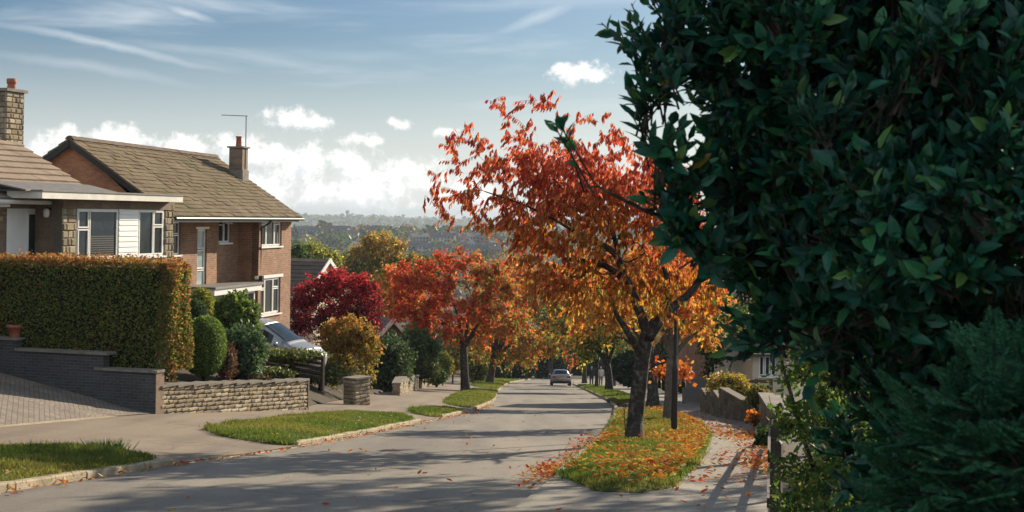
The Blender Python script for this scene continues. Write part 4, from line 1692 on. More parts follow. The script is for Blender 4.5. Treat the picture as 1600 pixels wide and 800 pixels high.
# low garage with slate roof and a white framed porch window
FG = Frame(P(1200, 590, 58.0), 0, 0)
FG.u, FG.n = FR.u, FR.n
g0, g1 = FG.hit(1176, 570)[0], FG.hit(1240, 570)[0]
zb, zt, zr_ = FG.hit(1200, 592)[1], FG.hit(1200, 549)[1], FG.hit(1200, 512)[1]
gable_house('low garage with dark slate roof and white framed window on the right', FG, g0, g1, 4.5, zt, zr_, zb, M_render, M_slate_brick,
            wins=[(FG.hit(1186, 570)[0], FG.hit(1214, 570)[0], FG.hit(1200, 588)[1], FG.hit(1200, 556)[1], [(.03, .3, .03, .97), (.34, .64, .03, .97), (.68, .97, .03, .97)])], name='garage')
# ------------------------------------------------------------------ leaves, branches, trees
def leaf_geo(base, axis, normal, length, width, fold=.18, curl=.12, four=True):
    """pointed leaves; arrays of base points, unit axes and rough normals"""
    n = len(base)
    side = np.cross(axis, normal)
    side /= np.linalg.norm(side, axis=1)[:, None] + 1e-9
    up = np.cross(side, axis)
    L, W = length[:, None], width[:, None]
    tip = base + axis * L - up * L * curl
    if not four:
        mid = base + axis * L * .48
        V = np.stack([base, mid + side * W, tip, mid - side * W], 1)
        F = np.array([(0, 1, 2, 3)])
        k = 4
    else:
        m1 = base + axis * L * .33
        m2 = base + axis * L * .70 - up * L * curl * .4
        V = np.stack([base, m1 + side * W * .85 + up * W * fold, m1 - side * W * .85 + up * W * fold, m1,
                      m2 + side * W * .62 + up * W * fold * .6, m2 - side * W * .62 + up * W * fold * .6, m2, tip], 1)
        k = 8
        F4_ = np.array([(3, 1, 4, 6), (2, 3, 6, 5)])
        F3_ = np.array([(0, 1, 3), (0, 3, 2), (6, 4, 7), (5, 6, 7)])
        i = (np.arange(n) * k)[:, None, None]
        return V.reshape(-1, 3), [(F4_[None] + i).reshape(-1, 4), (F3_[None] + i).reshape(-1, 3)], k
    i = (np.arange(n) * k)[:, None, None]
    return V.reshape(-1, 3), [(F[None] + i).reshape(-1, 4)], k


def add_leaves(mb, base, axis, normal, length, width, col, mat=0, four=True, fold=.18, curl=.12):
    axis = axis / (np.linalg.norm(axis, axis=1)[:, None] + 1e-9)
    V, FF, k = leaf_geo(base, axis, normal, length, width, fold, curl, four)
    C = np.repeat(col, k, 0)
    n0 = mb.n
    mb.v.append((V, C))
    for f in FF:
        mb.f.append((f + n0, mat))
    mb.n += len(V)


def runit(n):
    q = rng.normal(size=(n, 3))
    return q / np.linalg.norm(q, axis=1)[:, None]


def ell(blobs, n, shell=2.2):
    """random points in a set of ellipsoids, denser towards their skins"""
    vol = np.array([b[1][0] * b[1][1] * b[1][2] for b in blobs])
    which = rng.choice(len(blobs), n, p=vol / vol.sum())
    d = runit(n)
    r = rng.uniform(0, 1, n) ** (1 / (3 * shell / 2.2))
    c = np.array([b[0] for b in blobs])[which]
    s = np.array([b[1] for b in blobs])[which]
    return c + d * r[:, None] * s


def grow(limbs, targets, step=.35, leaf_r=.006, power=2.3, droop=0.0, wander=.12, up=.25):
    """limbs: polylines with radii [(pts, r0, r1)] drawn first; each target is then joined to the nearest wood"""
    cap = sum(len(l[0]) * 40 for l in limbs) + len(targets) * 60 + 1000
    pos = np.zeros((cap, 3))
    par = np.full(cap, -1)
    rad0 = np.zeros(cap)
    n = 0
    for pts, r0, r1 in limbs:
        pts = np.asarray(pts, float)
        seg = np.linalg.norm(np.diff(pts, axis=0), axis=1)
        t = np.concatenate([[0], np.cumsum(seg)])
        m = max(3, int(t[-1] / (step * .6)) + 1)
        tt = np.linspace(0, t[-1], m)
        # smooth the drawn line a little
        q = np.stack([np.interp(tt, t, pts[:, i]) for i in range(3)], 1)
        for _ in range(2):
            q[1:-1] = .25 * q[:-2] + .5 * q[1:-1] + .25 * q[2:]
        if n == 0:
            p = -1
        else:
            p = int(np.argmin(np.linalg.norm(pos[:n] - q[0], axis=1)))
        for k in range(m):
            pos[n], par[n], rad0[n] = q[k], p, r0 + (r1 - r0) * k / (m - 1)
            p = n
            n += 1
    n_l = n
    root = pos[0]
    core = pos[max(0, n_l // 3)]
    order = np.argsort(np.linalg.norm(targets - core, axis=1))
    tips = []
    low = np.zeros(cap, bool)
    h0 = pos[:n_l, 2].min()
    hh = limbs[0][0][-1][2] - h0
    first_ok = np.ones(cap, bool)
    first_ok[:n_l] = pos[:n_l, 2] > h0 + hh * .75
    for ti in order:
        tg = targets[ti]
        dv = np.linalg.norm(pos[:n] - tg, axis=1) + np.where(first_ok[:n], 0, 50) + .45 * np.clip(pos[:n, 2] - tg[2], 0, 9)
        j = int(np.argmin(dv))
        p0 = pos[j]
        d = np.linalg.norm(tg - p0)
        if d < .08:
            continue
        k = par[j]
        pd = (pos[j] - pos[k]) if k >= 0 else np.array((0, 0, 1.0))
        pd = pd / (np.linalg.norm(pd) + 1e-9)
        c = p0 + pd * d * .3 + np.array((0, 0, up)) * d * .4 + runit(1)[0] * d * wander
        m = max(2, int(d / step) + 1)
        p = j
        for q in range(1, m + 1):
            t = q / m
            x = (1 - t) ** 2 * p0 + 2 * t * (1 - t) * c + t * t * tg
            x = x + runit(1)[0] * step * .08
            x[2] -= droop * t ** 3 * d
            pos[n], par[n] = x, p
            p = n
            n += 1
        tips.append(n - 1)
    pos, par, rad0 = pos[:n], par[:n], rad0[:n]
    acc = np.zeros(n)
    child = np.zeros(n, int)
    for i in range(n - 1, -1, -1):
        if acc[i] == 0:
            acc[i] = leaf_r ** power
        if par[i] >= 0:
            acc[par[i]] += acc[i]
            child[par[i]] += 1
    rad = acc ** (1 / power)
    rad = np.where(rad0 > 0, rad0, rad)
    for i in range(n):
        if par[i] >= 0 and rad[i] > rad[par[i]] * .92 and rad0[i] == 0:
            rad[i] = rad[par[i]] * .92
    return pos, par, rad, n_l


def wood(mb, pos, par, rad, rmin=.0, mat=0):
    n = len(pos)
    best = {}
    for i in range(n):
        p = par[i]
        if p >= 0 and (p not in best or rad[i] > rad[best[p]]):
            best[p] = i
    used = set()
    for i in range(n):
        p = par[i]
        if p >= 0 and best[p] == i:
            continue
        chain = [i] if p < 0 else [p, i]
        k = i
        while k in best:
            k = best[k]
            chain.append(k)
        pts, rr = pos[chain], rad[chain].copy()
        if p >= 0:
            rr[0] = rr[1] * 1.08
        if rr[0] < rmin or len(chain) < 2:
            continue
        sides = 12 if rr[0] > .12 else (7 if rr[0] > .035 else (4 if rr[0] > .012 else 3))
        mb.tube(pts, rr, sides, mat, cap=False)


def palette(cols, weights, n):
    c = np.array(cols)
    k = rng.choice(len(cols), n, p=np.array(weights) / np.sum(weights))
    return c[k] * rng.uniform(.7, 1.3, n)[:, None]


def twigs(pos, par, thin, n, lmin, lmax, per, up=.1, out=None):
    """short side shoots on thin wood; returns the shoots and the leaf bases with the direction of their shoot"""
    i = rng.choice(thin, n)
    td = pos[i] - pos[par[i]]
    td /= np.linalg.norm(td, axis=1)[:, None] + 1e-9
    d = td * .7 + runit(n) * .75 + np.array((0, 0, up))
    d /= np.linalg.norm(d, axis=1)[:, None]
    L = rng.uniform(lmin, lmax, n)
    t = np.linspace(.12, 1, per)[None, :] + rng.uniform(-.04, .04, (n, per))
    sag = np.array((0, 0, -1.0))
    base = pos[i][:, None] + d[:, None] * (L[:, None] * t)[..., None] + sag * ((t ** 2) * L[:, None] * .18)[..., None]
    return i, d, L, base.reshape(-1, 3), np.repeat(d, per, 0)


def tree(name, label, limbs, blobs, n_targets, n_leaves, leaf_len, colour, cat='tree', group=None, droop=0.0, hang=.6, spread=.10, bark=None,
         step=.4, four=False, width=.42, leaf_r=.006, shell=2.2, mat=None, flare=1.35, extra=None, up=.25, twig_share=.75, rmin=0.0):
    limbs = [(np.array(l[0], float), l[1], l[2]) for l in limbs]
    root = thing(name, label, cat, limbs[0][0][0], group)
    tg = ell(blobs, n_targets, shell)
    if extra is not None:
        tg = np.concatenate([tg, extra])
    pos, par, rad, n_l = grow(limbs, tg, step, leaf_r, droop=droop, up=up)
    # buttressed foot
    k = min(4, n_l)
    for i in range(k):
        rad[i] *= 1 + (flare - 1) * (1 - i / k) ** 2
    mb = MB()
    wood(mb, pos, par, rad, rmin)
    mb.build('trunk', bark or M_bark, root, True)
    # leaves along the thin wood
    thin = np.where((rad < np.quantile(rad[n_l:], twig_share) + 1e-6) & (np.arange(len(pos)) >= n_l))[0]
    per = 6
    tl = leaf_len * 2.6
    n_leaves = (n_leaves // per) * per
    _, _, _, base, td = twigs(pos, par, thin, n_leaves // per, tl * .5, tl * 1.4, per)
    base = base + runit(n_leaves) * spread * .6 * rng.uniform(0, 1, n_leaves)[:, None]
    axis = td * .45 + runit(n_leaves) * .55 + np.array((0, 0, -1.0)) * hang
    mb = MB()
    L = leaf_len * rng.uniform(.65, 1.25, n_leaves)
    add_leaves(mb, base, axis, runit(n_leaves), L, L * width * rng.uniform(.5, 1, n_leaves), colour(base), 0, four)
    mb.build('crown', mat or M_leaf, root, False)
    return root


RED, CRIM, ORG, AMB, GOLD, YEL, OLV, GRN, DGR = (.54, .085, .045), (.30, .025, .03), (.58, .18, .04), (.60, .30, .07), (.64, .45, .10), (.66, .56, .12), (.26, .25, .05), (.12, .18, .035), (.04, .075, .028)


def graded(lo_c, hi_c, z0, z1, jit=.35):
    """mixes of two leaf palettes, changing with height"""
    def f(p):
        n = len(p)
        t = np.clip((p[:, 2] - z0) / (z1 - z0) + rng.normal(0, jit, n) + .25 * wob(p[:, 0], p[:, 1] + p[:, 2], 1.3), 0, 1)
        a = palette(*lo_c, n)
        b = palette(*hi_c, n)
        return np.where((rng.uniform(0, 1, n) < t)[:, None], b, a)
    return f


def one(cols, w):
    return lambda p: palette(cols, w, len(p))


# ---------- the big red cherry beside the road
D0 = PG(990, 692, pave_r)[1]
hp = lambda x, y, dd=0.0: P(x, y, D0 + dd)
foot = PG(990, 694, pave_r)
trunk = [foot - np.array((0, 0, .15)), hp(993, 650), hp(999, 600), hp(1003, 560), hp(1010, 528)]
limbs = [(trunk, .185, .155),
         ([hp(1010, 528), hp(1022, 508, -.1), hp(1030, 500, -.1)], .165, .14),
         ([hp(1012, 524), hp(1002, 490, .2), hp(985, 452, .3), hp(965, 425, .5), hp(940, 412, .6), hp(915, 408, .6), hp(880, 404, .4)], .125, .04),
         ([hp(985, 452, .3), hp(975, 430, .1), hp(968, 405, -.2), hp(950, 385, -.4), hp(912, 372, -.6), hp(880, 340, -.8)], .10, .03),
         ([hp(1003, 555), hp(990, 535, -.3), hp(978, 512, -.6), hp(966, 498, -.8), hp(958, 478, -1.0)], .10, .045),
         ([hp(1030, 500, -.1), hp(1050, 480, .1), hp(1078, 460, .2), hp(1092, 440, .3), hp(1100, 410, .5)], .115, .05),
         ([hp(1040, 492, 0), hp(1045, 460, .6), hp(1042, 430, 1.0), hp(1030, 395, 1.2), hp(1015, 350, 1.3)], .10, .03),
         ([hp(968, 405, -.2), hp(960, 370, 0), hp(945, 330, .3), hp(915, 290, .5), hp(880, 240, .7)], .06, .02),
         ([hp(1092, 440, .3), hp(1120, 425, .2), hp(1150, 400, 0)], .06, .02),
         ([hp(912, 372, -.6), hp(870, 345, -.8), hp(820, 320, -.9), hp(760, 300, -.9)], .035, .012)]


def px_blob(px, py, dd, rx, ry, rd, fn=hp, d=None):
    d = D0 if d is None else d
    return (fn(px, py, dd), (rx * d / FPX, rd, ry * d / FPX))


blobs = [px_blob(905, 300, 0, 150, 90, 2.3), px_blob(830, 265, -.3, 110, 75, 1.7), px_blob(960, 300, .4, 120, 95, 2.3), px_blob(1040, 340, .5, 90, 90, 2.0),
         px_blob(850, 370, -.2, 100, 70, 1.9), px_blob(930, 420, .3, 110, 70, 2.2), px_blob(1040, 440, .6, 80, 60, 1.8), px_blob(880, 440, -.1, 60, 35, 1.3),
         px_blob(760, 310, -.6, 60, 40, 1.0)]
tipsp = [(775, 150), (790, 165), (820, 160), (855, 155), (866, 175), (900, 190), (935, 190), (942, 180), (960, 215), (985, 240), (720, 205), (740, 215), (700, 225), (715, 235), (735, 240), (670, 282), (685, 278), (700, 262), (665, 305),
         (680, 308), (700, 312), (690, 328), (710, 335), (725, 270), (760, 230), (800, 200), (830, 190), (880, 205), (905, 225), (780, 250), (750, 260), (742, 330), (765, 350), (720, 300), (740, 290)]
extra = np.array([hp(x, y, random.uniform(-1.2, 1.2)) for x, y in tipsp])
tgt = np.concatenate([ell(blobs, 660, 1.2), extra])
root = thing('cherry_tree', 'large cherry tree with scarlet and orange leaves on the leaf-strewn verge', 'tree', foot)
pos, par, rad, n_l = grow(limbs, tgt, .22, .0042, droop=.04, wander=.14, up=.18)
for i in range(6):
    rad[i] *= 1 + .40 * (1 - i / 6) ** 2
mb = MB()
wood(mb, pos, par, rad)
mb.build('trunk', M_bark, root, True)
thin = np.where((rad < .013) & (np.arange(len(pos)) >= n_l))[0]
NT, PER = 2250, 11
ti, tdv, tL, base, td = twigs(pos, par, thin, NT, .16, .52, PER, .12)
NL = NT * PER
tm = MB()
for k in range(NT):
    p = pos[ti[k]]
    tm.tube([p, p + tdv[k] * tL[k] * .5 + np.array((0, 0, -.045 * tL[k])), p + tdv[k] * tL[k] + np.array((0, 0, -.18 * tL[k]))], [.004, .0032, .002], 3, 1, cap=False)
axis = td * .30 + runit(NL) * .32 + np.array((-.12, 0, -1.0))
L = rng.uniform(.085, .160, NL)
hz_ = (base[:, 2] - hp(900, 470)[2]) / (hp(900, 230)[2] - hp(900, 470)[2])
tt = np.clip(hz_ + rng.normal(0, .25, NL) + .3 * wob(base[:, 0], base[:, 2], 2.2), 0, 1)
hi_ = palette([(.56, .10, .07), (.58, .145, .07), (.40, .05, .045), (.54, .19, .06)], [4, 4, 2, 2], NL)
mi_ = palette([(.48, .15, .04), (.42, .09, .038), (.54, .23, .045), (.26, .09, .03)], [5, 3, 3, 1], NL)
lo_ = palette([(.56, .29, .05), (.54, .20, .04), (.50, .38, .07), (.14, .17, .04)], [4, 4, 2, 2], NL)
u_ = rng.uniform(0, 1, NL)
col = np.where((tt > .55)[:, None], hi_, np.where((tt > .22)[:, None], mi_, lo_))
mb = MB()
add_leaves(mb, base, axis, runit(NL), L, L * rng.uniform(.17, .26, NL), col, 0, True, .25, .2)
mb.v += tm.v
mb.f += [(f + mb.n, 1) for f, m in tm.f]
mb.n += tm.n
mb.build('crown', [M_leaf, M_bark], root, False)


# ---------- other street trees
def street_tree(label, px, py, d_or_none, ptop, crown, colour, n_t=90, n_l=6000, leaf=.17, r=.22, lean=(0, 0), fork=.4, seed=1, fn=surf, group=None, name='cherry_tree', bark=None, hang=.5, base=None, step=.45, shape=None, mid=None):
    """crown: list of (px, py, rx, ry) ellipses in the photo, at the tree's own distance"""
    g = PG(px, py, fn) if d_or_none is None else (GB(px, d_or_none) if base is None else base)
    d = g[1]
    blobs = []
    for c in crown:
        ctr = P(c[0], c[1], d + (c[4] if len(c) > 4 else random.uniform(-.12, .12) * c[2] * d / FPX))
        blobs.append((ctr, (c[2] * d / FPX, (c[2] + c[3]) / 2 * d / FPX, c[3] * d / FPX)))
    cen = np.mean([b[0] for b in blobs], 0)
    fk = g + (cen - g) * fork + np.array((lean[0], lean[1], 0))
    fk[0] = g[0] + (fk[0] - g[0]) * .35
    limbs = [([g - np.array((0, 0, .2)), g + (fk - g) * .5 + runit(1)[0] * .04, fk], r, r * .78)]
    for b in blobs:
        e = fk + (b[0] - fk) * .75
        m_ = fk + (e - fk) * .5 + np.array((0, 0, .15 * np.linalg.norm(e - fk)))
        limbs.append(([fk, m_, e], r * .5, r * .14))
    return tree(name, label, limbs, blobs, n_t, n_l, leaf, colour, group=group, hang=hang, spread=leaf * 1.3, bark=bark, step=step, leaf_r=.008)


def red_to_olive(p):
    # scarlet on the road-far side, browner and greener towards the right
    n = len(p)
    t = np.clip((800 + FPX * p[:, 0] / p[:, 1] - 690) / 90 + rng.normal(0, .3, n) + .35 * wob(p[:, 0], p[:, 2], 1.9), 0, 1)
    a = palette([RED, (.46, .09, .04), ORG, CRIM, OLV], [5, 3, 2.5, 1, .8], n)
    b = palette([OLV, GRN, ORG, (.34, .12, .045), RED, AMB], [3, 2.5, 2, 2.5, 1.5, 1], n)
    return np.where((rng.uniform(0, 1, n) < t * .85)[:, None], b, a)


street_tree('spreading red-leaved cherry tree with a dark straight trunk on the left verge', 728, 612, None, 0,
            [(642, 448, 50, 44), (700, 440, 62, 48), (660, 475, 56, 40), (745, 450, 62, 56), (700, 495, 74, 34), (785, 470, 44, 56), (645, 476, 40, 24), (755, 510, 56, 28), (690, 515, 50, 20)],
            red_to_olive, 200, 21000, .20, .27, fork=.5)
street_tree('orange and green cherry tree with a forked trunk beyond the red one', 765, 598, 122, 0,
            [(790, 480, 60, 66), (845, 490, 52, 66), (760, 520, 45, 44), (815, 545, 66, 30), (855, 455, 50, 46), (785, 440, 46, 36), (875, 520, 30, 36)],
            graded(([GRN, OLV, ORG, AMB], [3, 2, 3, 1]), ([ORG, RED, AMB, OLV], [4, 2.5, 2, 1.5]), -9, -3), 190, 19000, .27, .34, fork=.42)
street_tree('slim dark-trunked tree with olive leaves behind the red one on the left', 750, 593, 138, 0,
            [(742, 530, 34, 40), (765, 500, 30, 34)], one([OLV, GRN, DGR, ORG], [3, 3, 2, 1]), 70, 6500, .27, .26, fork=.5)
# the right-hand row beyond the big cherry
GR = None
street_tree('pale-barked cherry tree right behind the lamp post', 1046, 662, None, 0,
            [(1040, 420, 70, 60), (1000, 440, 60, 50), (1090, 450, 55, 50), (1060, 490, 50, 40), (1110, 500, 40, 30)],
            graded(([GOLD, AMB, ORG, OLV], [3, 4, 3, 1]), ([ORG, AMB, RED], [4, 2, 2]), -2.2, .6), 110, 6000, .15, .2, fork=.5, bark=M_bark_pale)
street_tree('dark cherry tree with amber leaves, second behind the big cherry', 1020, 637, None, 0,
            [(960, 470, 55, 46), (1010, 460, 55, 50), (1060, 480, 50, 40), (930, 500, 36, 30), (1085, 525, 36, 26)],
            graded(([GOLD, AMB, ORG, GRN], [4, 4, 2, 2]), ([AMB, ORG, GOLD], [3, 4, 2]), -4, -1), 120, 9000, .19, .25, fork=.42)
street_tree('green and gold tree on the right verge beyond the stones', 952, 613, None, 0,
            [(945, 505, 42, 40), (900, 480, 40, 40), (985, 500, 40, 36), (930, 540, 36, 22), (880, 510, 28, 26)],
            graded(([GRN, DGR, OLV, GOLD], [4, 3, 2, 1.5]), ([GOLD, AMB, OLV, GRN], [3, 2.5, 2, 2]), -7.5, -3), 130, 11000, .23, .28, fork=.42)
street_tree('thin-stemmed tree with dark green leaves on the right verge', 932, 607, None, 0,
            [(928, 540, 28, 26), (947, 520, 26, 24)], one([DGR, GRN, OLV], [4, 3, 1]), 50, 2800, .24, .15, fork=.5)
street_tree('scarlet-leaved tree beside the parked car at the bend', 914, 600, 150, 0,
            [(905, 520, 22, 30), (925, 495, 26, 30), (895, 545, 16, 22)],
            graded(([RED, ORG, OLV], [4, 3, 1]), ([RED, ORG, GRN], [4, 3, 2]), -12, -7), 60, 3600, .28, .27, fork=.4)
street_tree('distant leaning tree on the right verge by the two walkers', 958, 600, 128, 0,
            [(965, 530, 30, 30), (990, 520, 26, 28)], one([OLV, GRN, AMB], [3, 2, 1.5]), 50, 3000, .26, .24, fork=.4)

# garden and far trees
street_tree('tall yellow and green tree beyond the bend in the road', 860, 575, 200, 0,
            [(850, 480, 52, 46), (895, 450, 45, 45), (880, 520, 55, 36), (830, 530, 40, 30)],
            graded(([GRN, DGR, OLV], [4, 4, 2]), ([YEL, GOLD, OLV, GRN], [3, 3, 3, 2]), -16, -6), 150, 15000, .40, .4, fork=.3, name='broadleaf_tree')
street_tree('large ochre and green oak tree in front of the hazy hillside', 592, 470, 165, 0,
            [(592, 392, 38, 32), (563, 415, 32, 26), (624, 412, 32, 30), (592, 435, 58, 30), (614, 388, 22, 24), (575, 398, 26, 24)],
            graded(([DGR, GRN, OLV], [4, 3, 2]), ([(.36, .22, .05), GOLD, OLV, ORG], [4, 1.5, 3, 1]), -6.5, -2.2, .25), 200, 19000, .30, .36, fork=.35, base=np.array((*P(592, 520, 165)[:2], -14.0)), name='oak_tree')
street_tree('yellow-green tree left of the ochre oak, behind the tiled roof', 490, 440, 150, 0,
            [(480, 400, 26, 20), (510, 408, 22, 18), (462, 412, 20, 24)], one([(.20, .22, .04), YEL, GRN, OLV], [4, 1.5, 2, 3]), 120, 10000, .28, .3, fork=.4,
            base=np.array((*P(488, 500, 150)[:2], -12.5)), name='broadleaf_tree')
street_tree('dark green tree close behind the brick house corner', 466, 460, 130, 0,
            [(462, 398, 16, 18), (474, 415, 16, 16)], one([DGR, GRN], [3, 2]), 50, 3000, .24, .25, fork=.4, base=np.array((*P(466, 500, 130)[:2], -10.5)), name='broadleaf_tree')
street_tree('olive tree on the slope between the tiled roof and the ochre oak', 535, 440, 180, 0,
            [(535, 418, 22, 16), (555, 428, 18, 14)], one([OLV, GRN, (.25, .17, .06)], [3, 2, 2]), 60, 3600, .3, .3, fork=.4, base=np.array((*P(535, 500, 180)[:2], -15.5)), name='broadleaf_tree')
street_tree('dark rounded tree just right of the ochre oak', 655, 440, 190, 0,
            [(655, 410, 22, 14), (680, 418, 20, 14), (640, 424, 20, 14)], one([DGR, GRN, OLV, (.25, .12, .05)], [3, 2, 1, 1]), 60, 4200, .32, .3, fork=.4, base=np.array((*P(655, 500, 190)[:2], -16)), name='broadleaf_tree')
street_tree('yellow and orange tree between the crimson acer and the red cherry', 615, 520, 108, 0,
            [(605, 452, 28, 34), (630, 470, 28, 30), (595, 480, 22, 26)], one([AMB, OLV, GOLD, ORG], [2, 3, 2, 2]), 100, 9000, .24, .22, fork=.4, base=np.array((*P(612, 540, 108)[:2], -8.5)), name='broadleaf_tree')
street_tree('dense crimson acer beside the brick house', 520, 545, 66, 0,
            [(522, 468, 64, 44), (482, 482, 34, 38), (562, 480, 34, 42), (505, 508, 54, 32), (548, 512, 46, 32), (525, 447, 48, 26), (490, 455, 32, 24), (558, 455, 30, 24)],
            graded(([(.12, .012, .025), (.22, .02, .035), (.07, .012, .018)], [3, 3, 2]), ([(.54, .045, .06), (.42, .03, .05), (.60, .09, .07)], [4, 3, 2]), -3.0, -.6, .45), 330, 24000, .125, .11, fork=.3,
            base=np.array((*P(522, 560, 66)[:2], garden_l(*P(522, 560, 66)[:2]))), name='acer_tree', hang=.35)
# big trees behind the right-hand houses and on the right beyond the grey fence
street_tree('dark evergreen tree behind the grey fence on the right', 1098, 600, 84, 0,
            [(1095, 525, 28, 54), (1085, 560, 30, 34), (1070, 530, 26, 50)], one([DGR, (.02, .04, .02), GRN], [4, 3, 1]), 80, 5000, .2, .25, fork=.3, name='evergreen_tree')
street_tree('tall columnar conifer close to the brown brick house', 1116, 590, 60, 0,
            [(1112, 545, 13, 38), (1112, 520, 10, 26)], one([DGR, (.05, .075, .03), GRN], [4, 2, 1]), 50, 4200, .13, .14, fork=.3, name='conifer_tree')


# ---------- clipped hedges and bushes
def leaf_shell(mb, pts, nrm, leaf, colour, four=False, loose=.6, width=.45, mat=0, depth=.12):
    n = len(pts)
    base = pts - nrm * rng.uniform(-.25, 1, n)[:, None] * depth
    axis = nrm * .45 + runit(n) * loose + np.array((0, 0, .12))
    L = leaf * rng.uniform(.6, 1.3, n)
    add_leaves(mb, base, axis, nrm * .6 + runit(n) * .8, L, L * width * rng.uniform(.6, 1.1, n), colour(base), mat, four)


def bush(name, label, centre, radii, n, leaf, colour, cat='bush', power=2.0, foot=None, ragged=.10, group=None, four=False, mat=None, depth=.16, tilt=0, loose=.7, core=.80):
    """rounded bush; power > 2 makes it squarer; ragged pushes sprigs out unevenly"""
    centre, radii = np.array(centre, float), np.array(radii, float)
    gz = surf(centre[0], centre[1]) if foot is None else foot
    root = thing(name, label, cat, (centre[0], centre[1], gz), group)
    d = runit(n)
    r = (np.abs(d) ** power).sum(1) ** (-1 / power)
    u = d * r[:, None]
    lump = 1 + ragged * (wob(d[:, 0] * 3 + centre[0], d[:, 1] * 3 + d[:, 2] * 2, 2.2, centre[1]) + .6 * wob(d[:, 0] * 7, d[:, 2] * 7 + d[:, 1] * 5, 2.0, centre[0]))
    pts = centre + u * radii * lump[:, None]
    nr = d / radii
    nr /= np.linalg.norm(nr, axis=1)[:, None]
    if ragged >= .12:
        # stray shoots that break the outline
        k = 34
        m = n // 6
        sd = runit(k) * np.array((1, 1, .8)) + np.array((0, 0, .35))
        sd /= np.linalg.norm(sd, axis=1)[:, None]
        w_ = rng.integers(0, k, m)
        rr = rng.uniform(.8, 1.0 + 1.5 * min(ragged, .3) , m)
        pts[:m] = centre + sd[w_] * radii * rr[:, None] + runit(m) * leaf * .9 * (1.25 - rr * .6)[:, None]
        nr[:m] = sd[w_]
    pts[:, 2] = np.maximum(pts[:, 2], gz + .02)
    mb = MB()
    leaf_shell(mb, pts, nr, leaf, colour, four, loose, depth=depth)
    mb.build('foliage', mat or M_green, root, False)
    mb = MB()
    # solid core coloured near-black for the shade inside, and a stem
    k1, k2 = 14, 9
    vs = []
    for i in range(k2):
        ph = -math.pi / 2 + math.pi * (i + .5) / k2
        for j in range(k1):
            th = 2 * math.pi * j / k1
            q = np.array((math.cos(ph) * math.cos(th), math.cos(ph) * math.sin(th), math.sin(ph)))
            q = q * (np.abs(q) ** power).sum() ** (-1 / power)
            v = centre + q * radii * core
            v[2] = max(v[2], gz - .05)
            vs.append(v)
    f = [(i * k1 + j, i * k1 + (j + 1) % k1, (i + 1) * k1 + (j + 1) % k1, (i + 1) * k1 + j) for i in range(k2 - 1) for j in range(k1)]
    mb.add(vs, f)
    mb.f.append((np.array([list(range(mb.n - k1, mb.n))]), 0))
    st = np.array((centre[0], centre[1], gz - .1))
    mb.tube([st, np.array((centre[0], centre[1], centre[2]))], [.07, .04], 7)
    mb.build('stem', M_core, root, True)  # this mesh also holds the shade-coloured core
    return root


def bpx(px, py, rx, ry, d, rd=None):
    c = P(px, py, d)
    s = d / FPX
    return c, (rx * s, (rd if rd else (rx + ry) / 2) * s, ry * s)


# the copper-topped beech hedge on the dark wall
Hz1 = zhit(150, 409, .3)[1]
bh1, _ = zhit(262, 480, .36)
bh0 = b5 - 5
root = thing('beech_hedge', 'tall clipped beech hedge turning copper, standing on the dark brick wall', 'hedge', Wd.w(.6, -2, zt3))
TH = 1.15


def hedge_colour(p):
    n = len(p)
    q = np.stack([(p - Wd.o) @ Wd.u, (p - Wd.o) @ Wd.n, p[:, 2]], 1)
    top = np.clip((q[:, 2] - (Hz1 - .22)) / .25, 0, 1)
    end = np.clip((q[:, 1] - (bh1 - .35)) / .3, 0, 1) * .45
    t = np.clip(top * .95 + end + rng.normal(0, .12, n) + .20 * wob(q[:, 1], q[:, 2], 2.4) - .02, 0, 1)
    cop = palette([(.30, .12, .045), (.38, .19, .06), (.22, .08, .04), (.34, .24, .09)], [4, 3, 2, 2], n)
    gr = palette([(.15, .21, .05), (.09, .14, .035), (.25, .26, .06), (.34, .26, .08)], [4, 3, 2, 1.4], n)
    return np.where((rng.uniform(0, 1, n) < t)[:, None], cop, gr)


mb = MB()
zb0, zb1, zb2 = zt1 - .12, zt3 - .05, zt5 - .05


def hbot(b):
    return np.where(b > b2 + .2, zb0, np.where(b > b4, zb1, zb2))


nf = 24000
q = rng.uniform(0, 1, (nf, 2))
bb_ = bh0 + (bh1 - bh0) * q[:, 0]
cc_ = hbot(bb_) + (Hz1 - hbot(bb_)) * q[:, 1]
aa_ = .34 + .12 * wob(bb_, cc_, 2.1) + .04 * wob(bb_, cc_, 7, 2) + .26 * np.clip((bb_ - bh1 + .4) / .4, 0, 1) ** 2 + .10 * np.clip((cc_ - Hz1 + .3) / .3, 0, 1) ** 2
pts = Wd.o + aa_[:, None] * Wd.u + bb_[:, None] * Wd.n + np.c_[np.zeros((nf, 2)), cc_]
leaf_shell(mb, pts, np.tile(-Wd.u, (nf, 1)), .075, hedge_colour, True, .8, .33)
nf = 9000
q = rng.uniform(0, 1, (nf, 2))
aa_ = .34 + TH * q[:, 0]
cc_ = zb0 + .05 + (Hz1 - zb0 - .05) * q[:, 1]
bo = bh1 + .10 * wob(aa_ * 2, cc_, 2.6) - .22 * np.clip((.74 - aa_) / .4, 0, 1) ** 2 - .12 * np.clip((cc_ - Hz1 + .2) / .2, 0, 1)
pts = Wd.o + aa_[:, None] * Wd.u + bo[:, None] * Wd.n + np.c_[np.zeros((nf, 2)), cc_]
leaf_shell(mb, pts, np.tile(Wd.n, (nf, 1)), .075, hedge_colour, True, .8, .33)
nf = 13000
q = rng.uniform(0, 1, (nf, 2))
bb_ = bh0 + (bh1 - bh0) * q[:, 0]
aa_ = .34 + TH * q[:, 1]
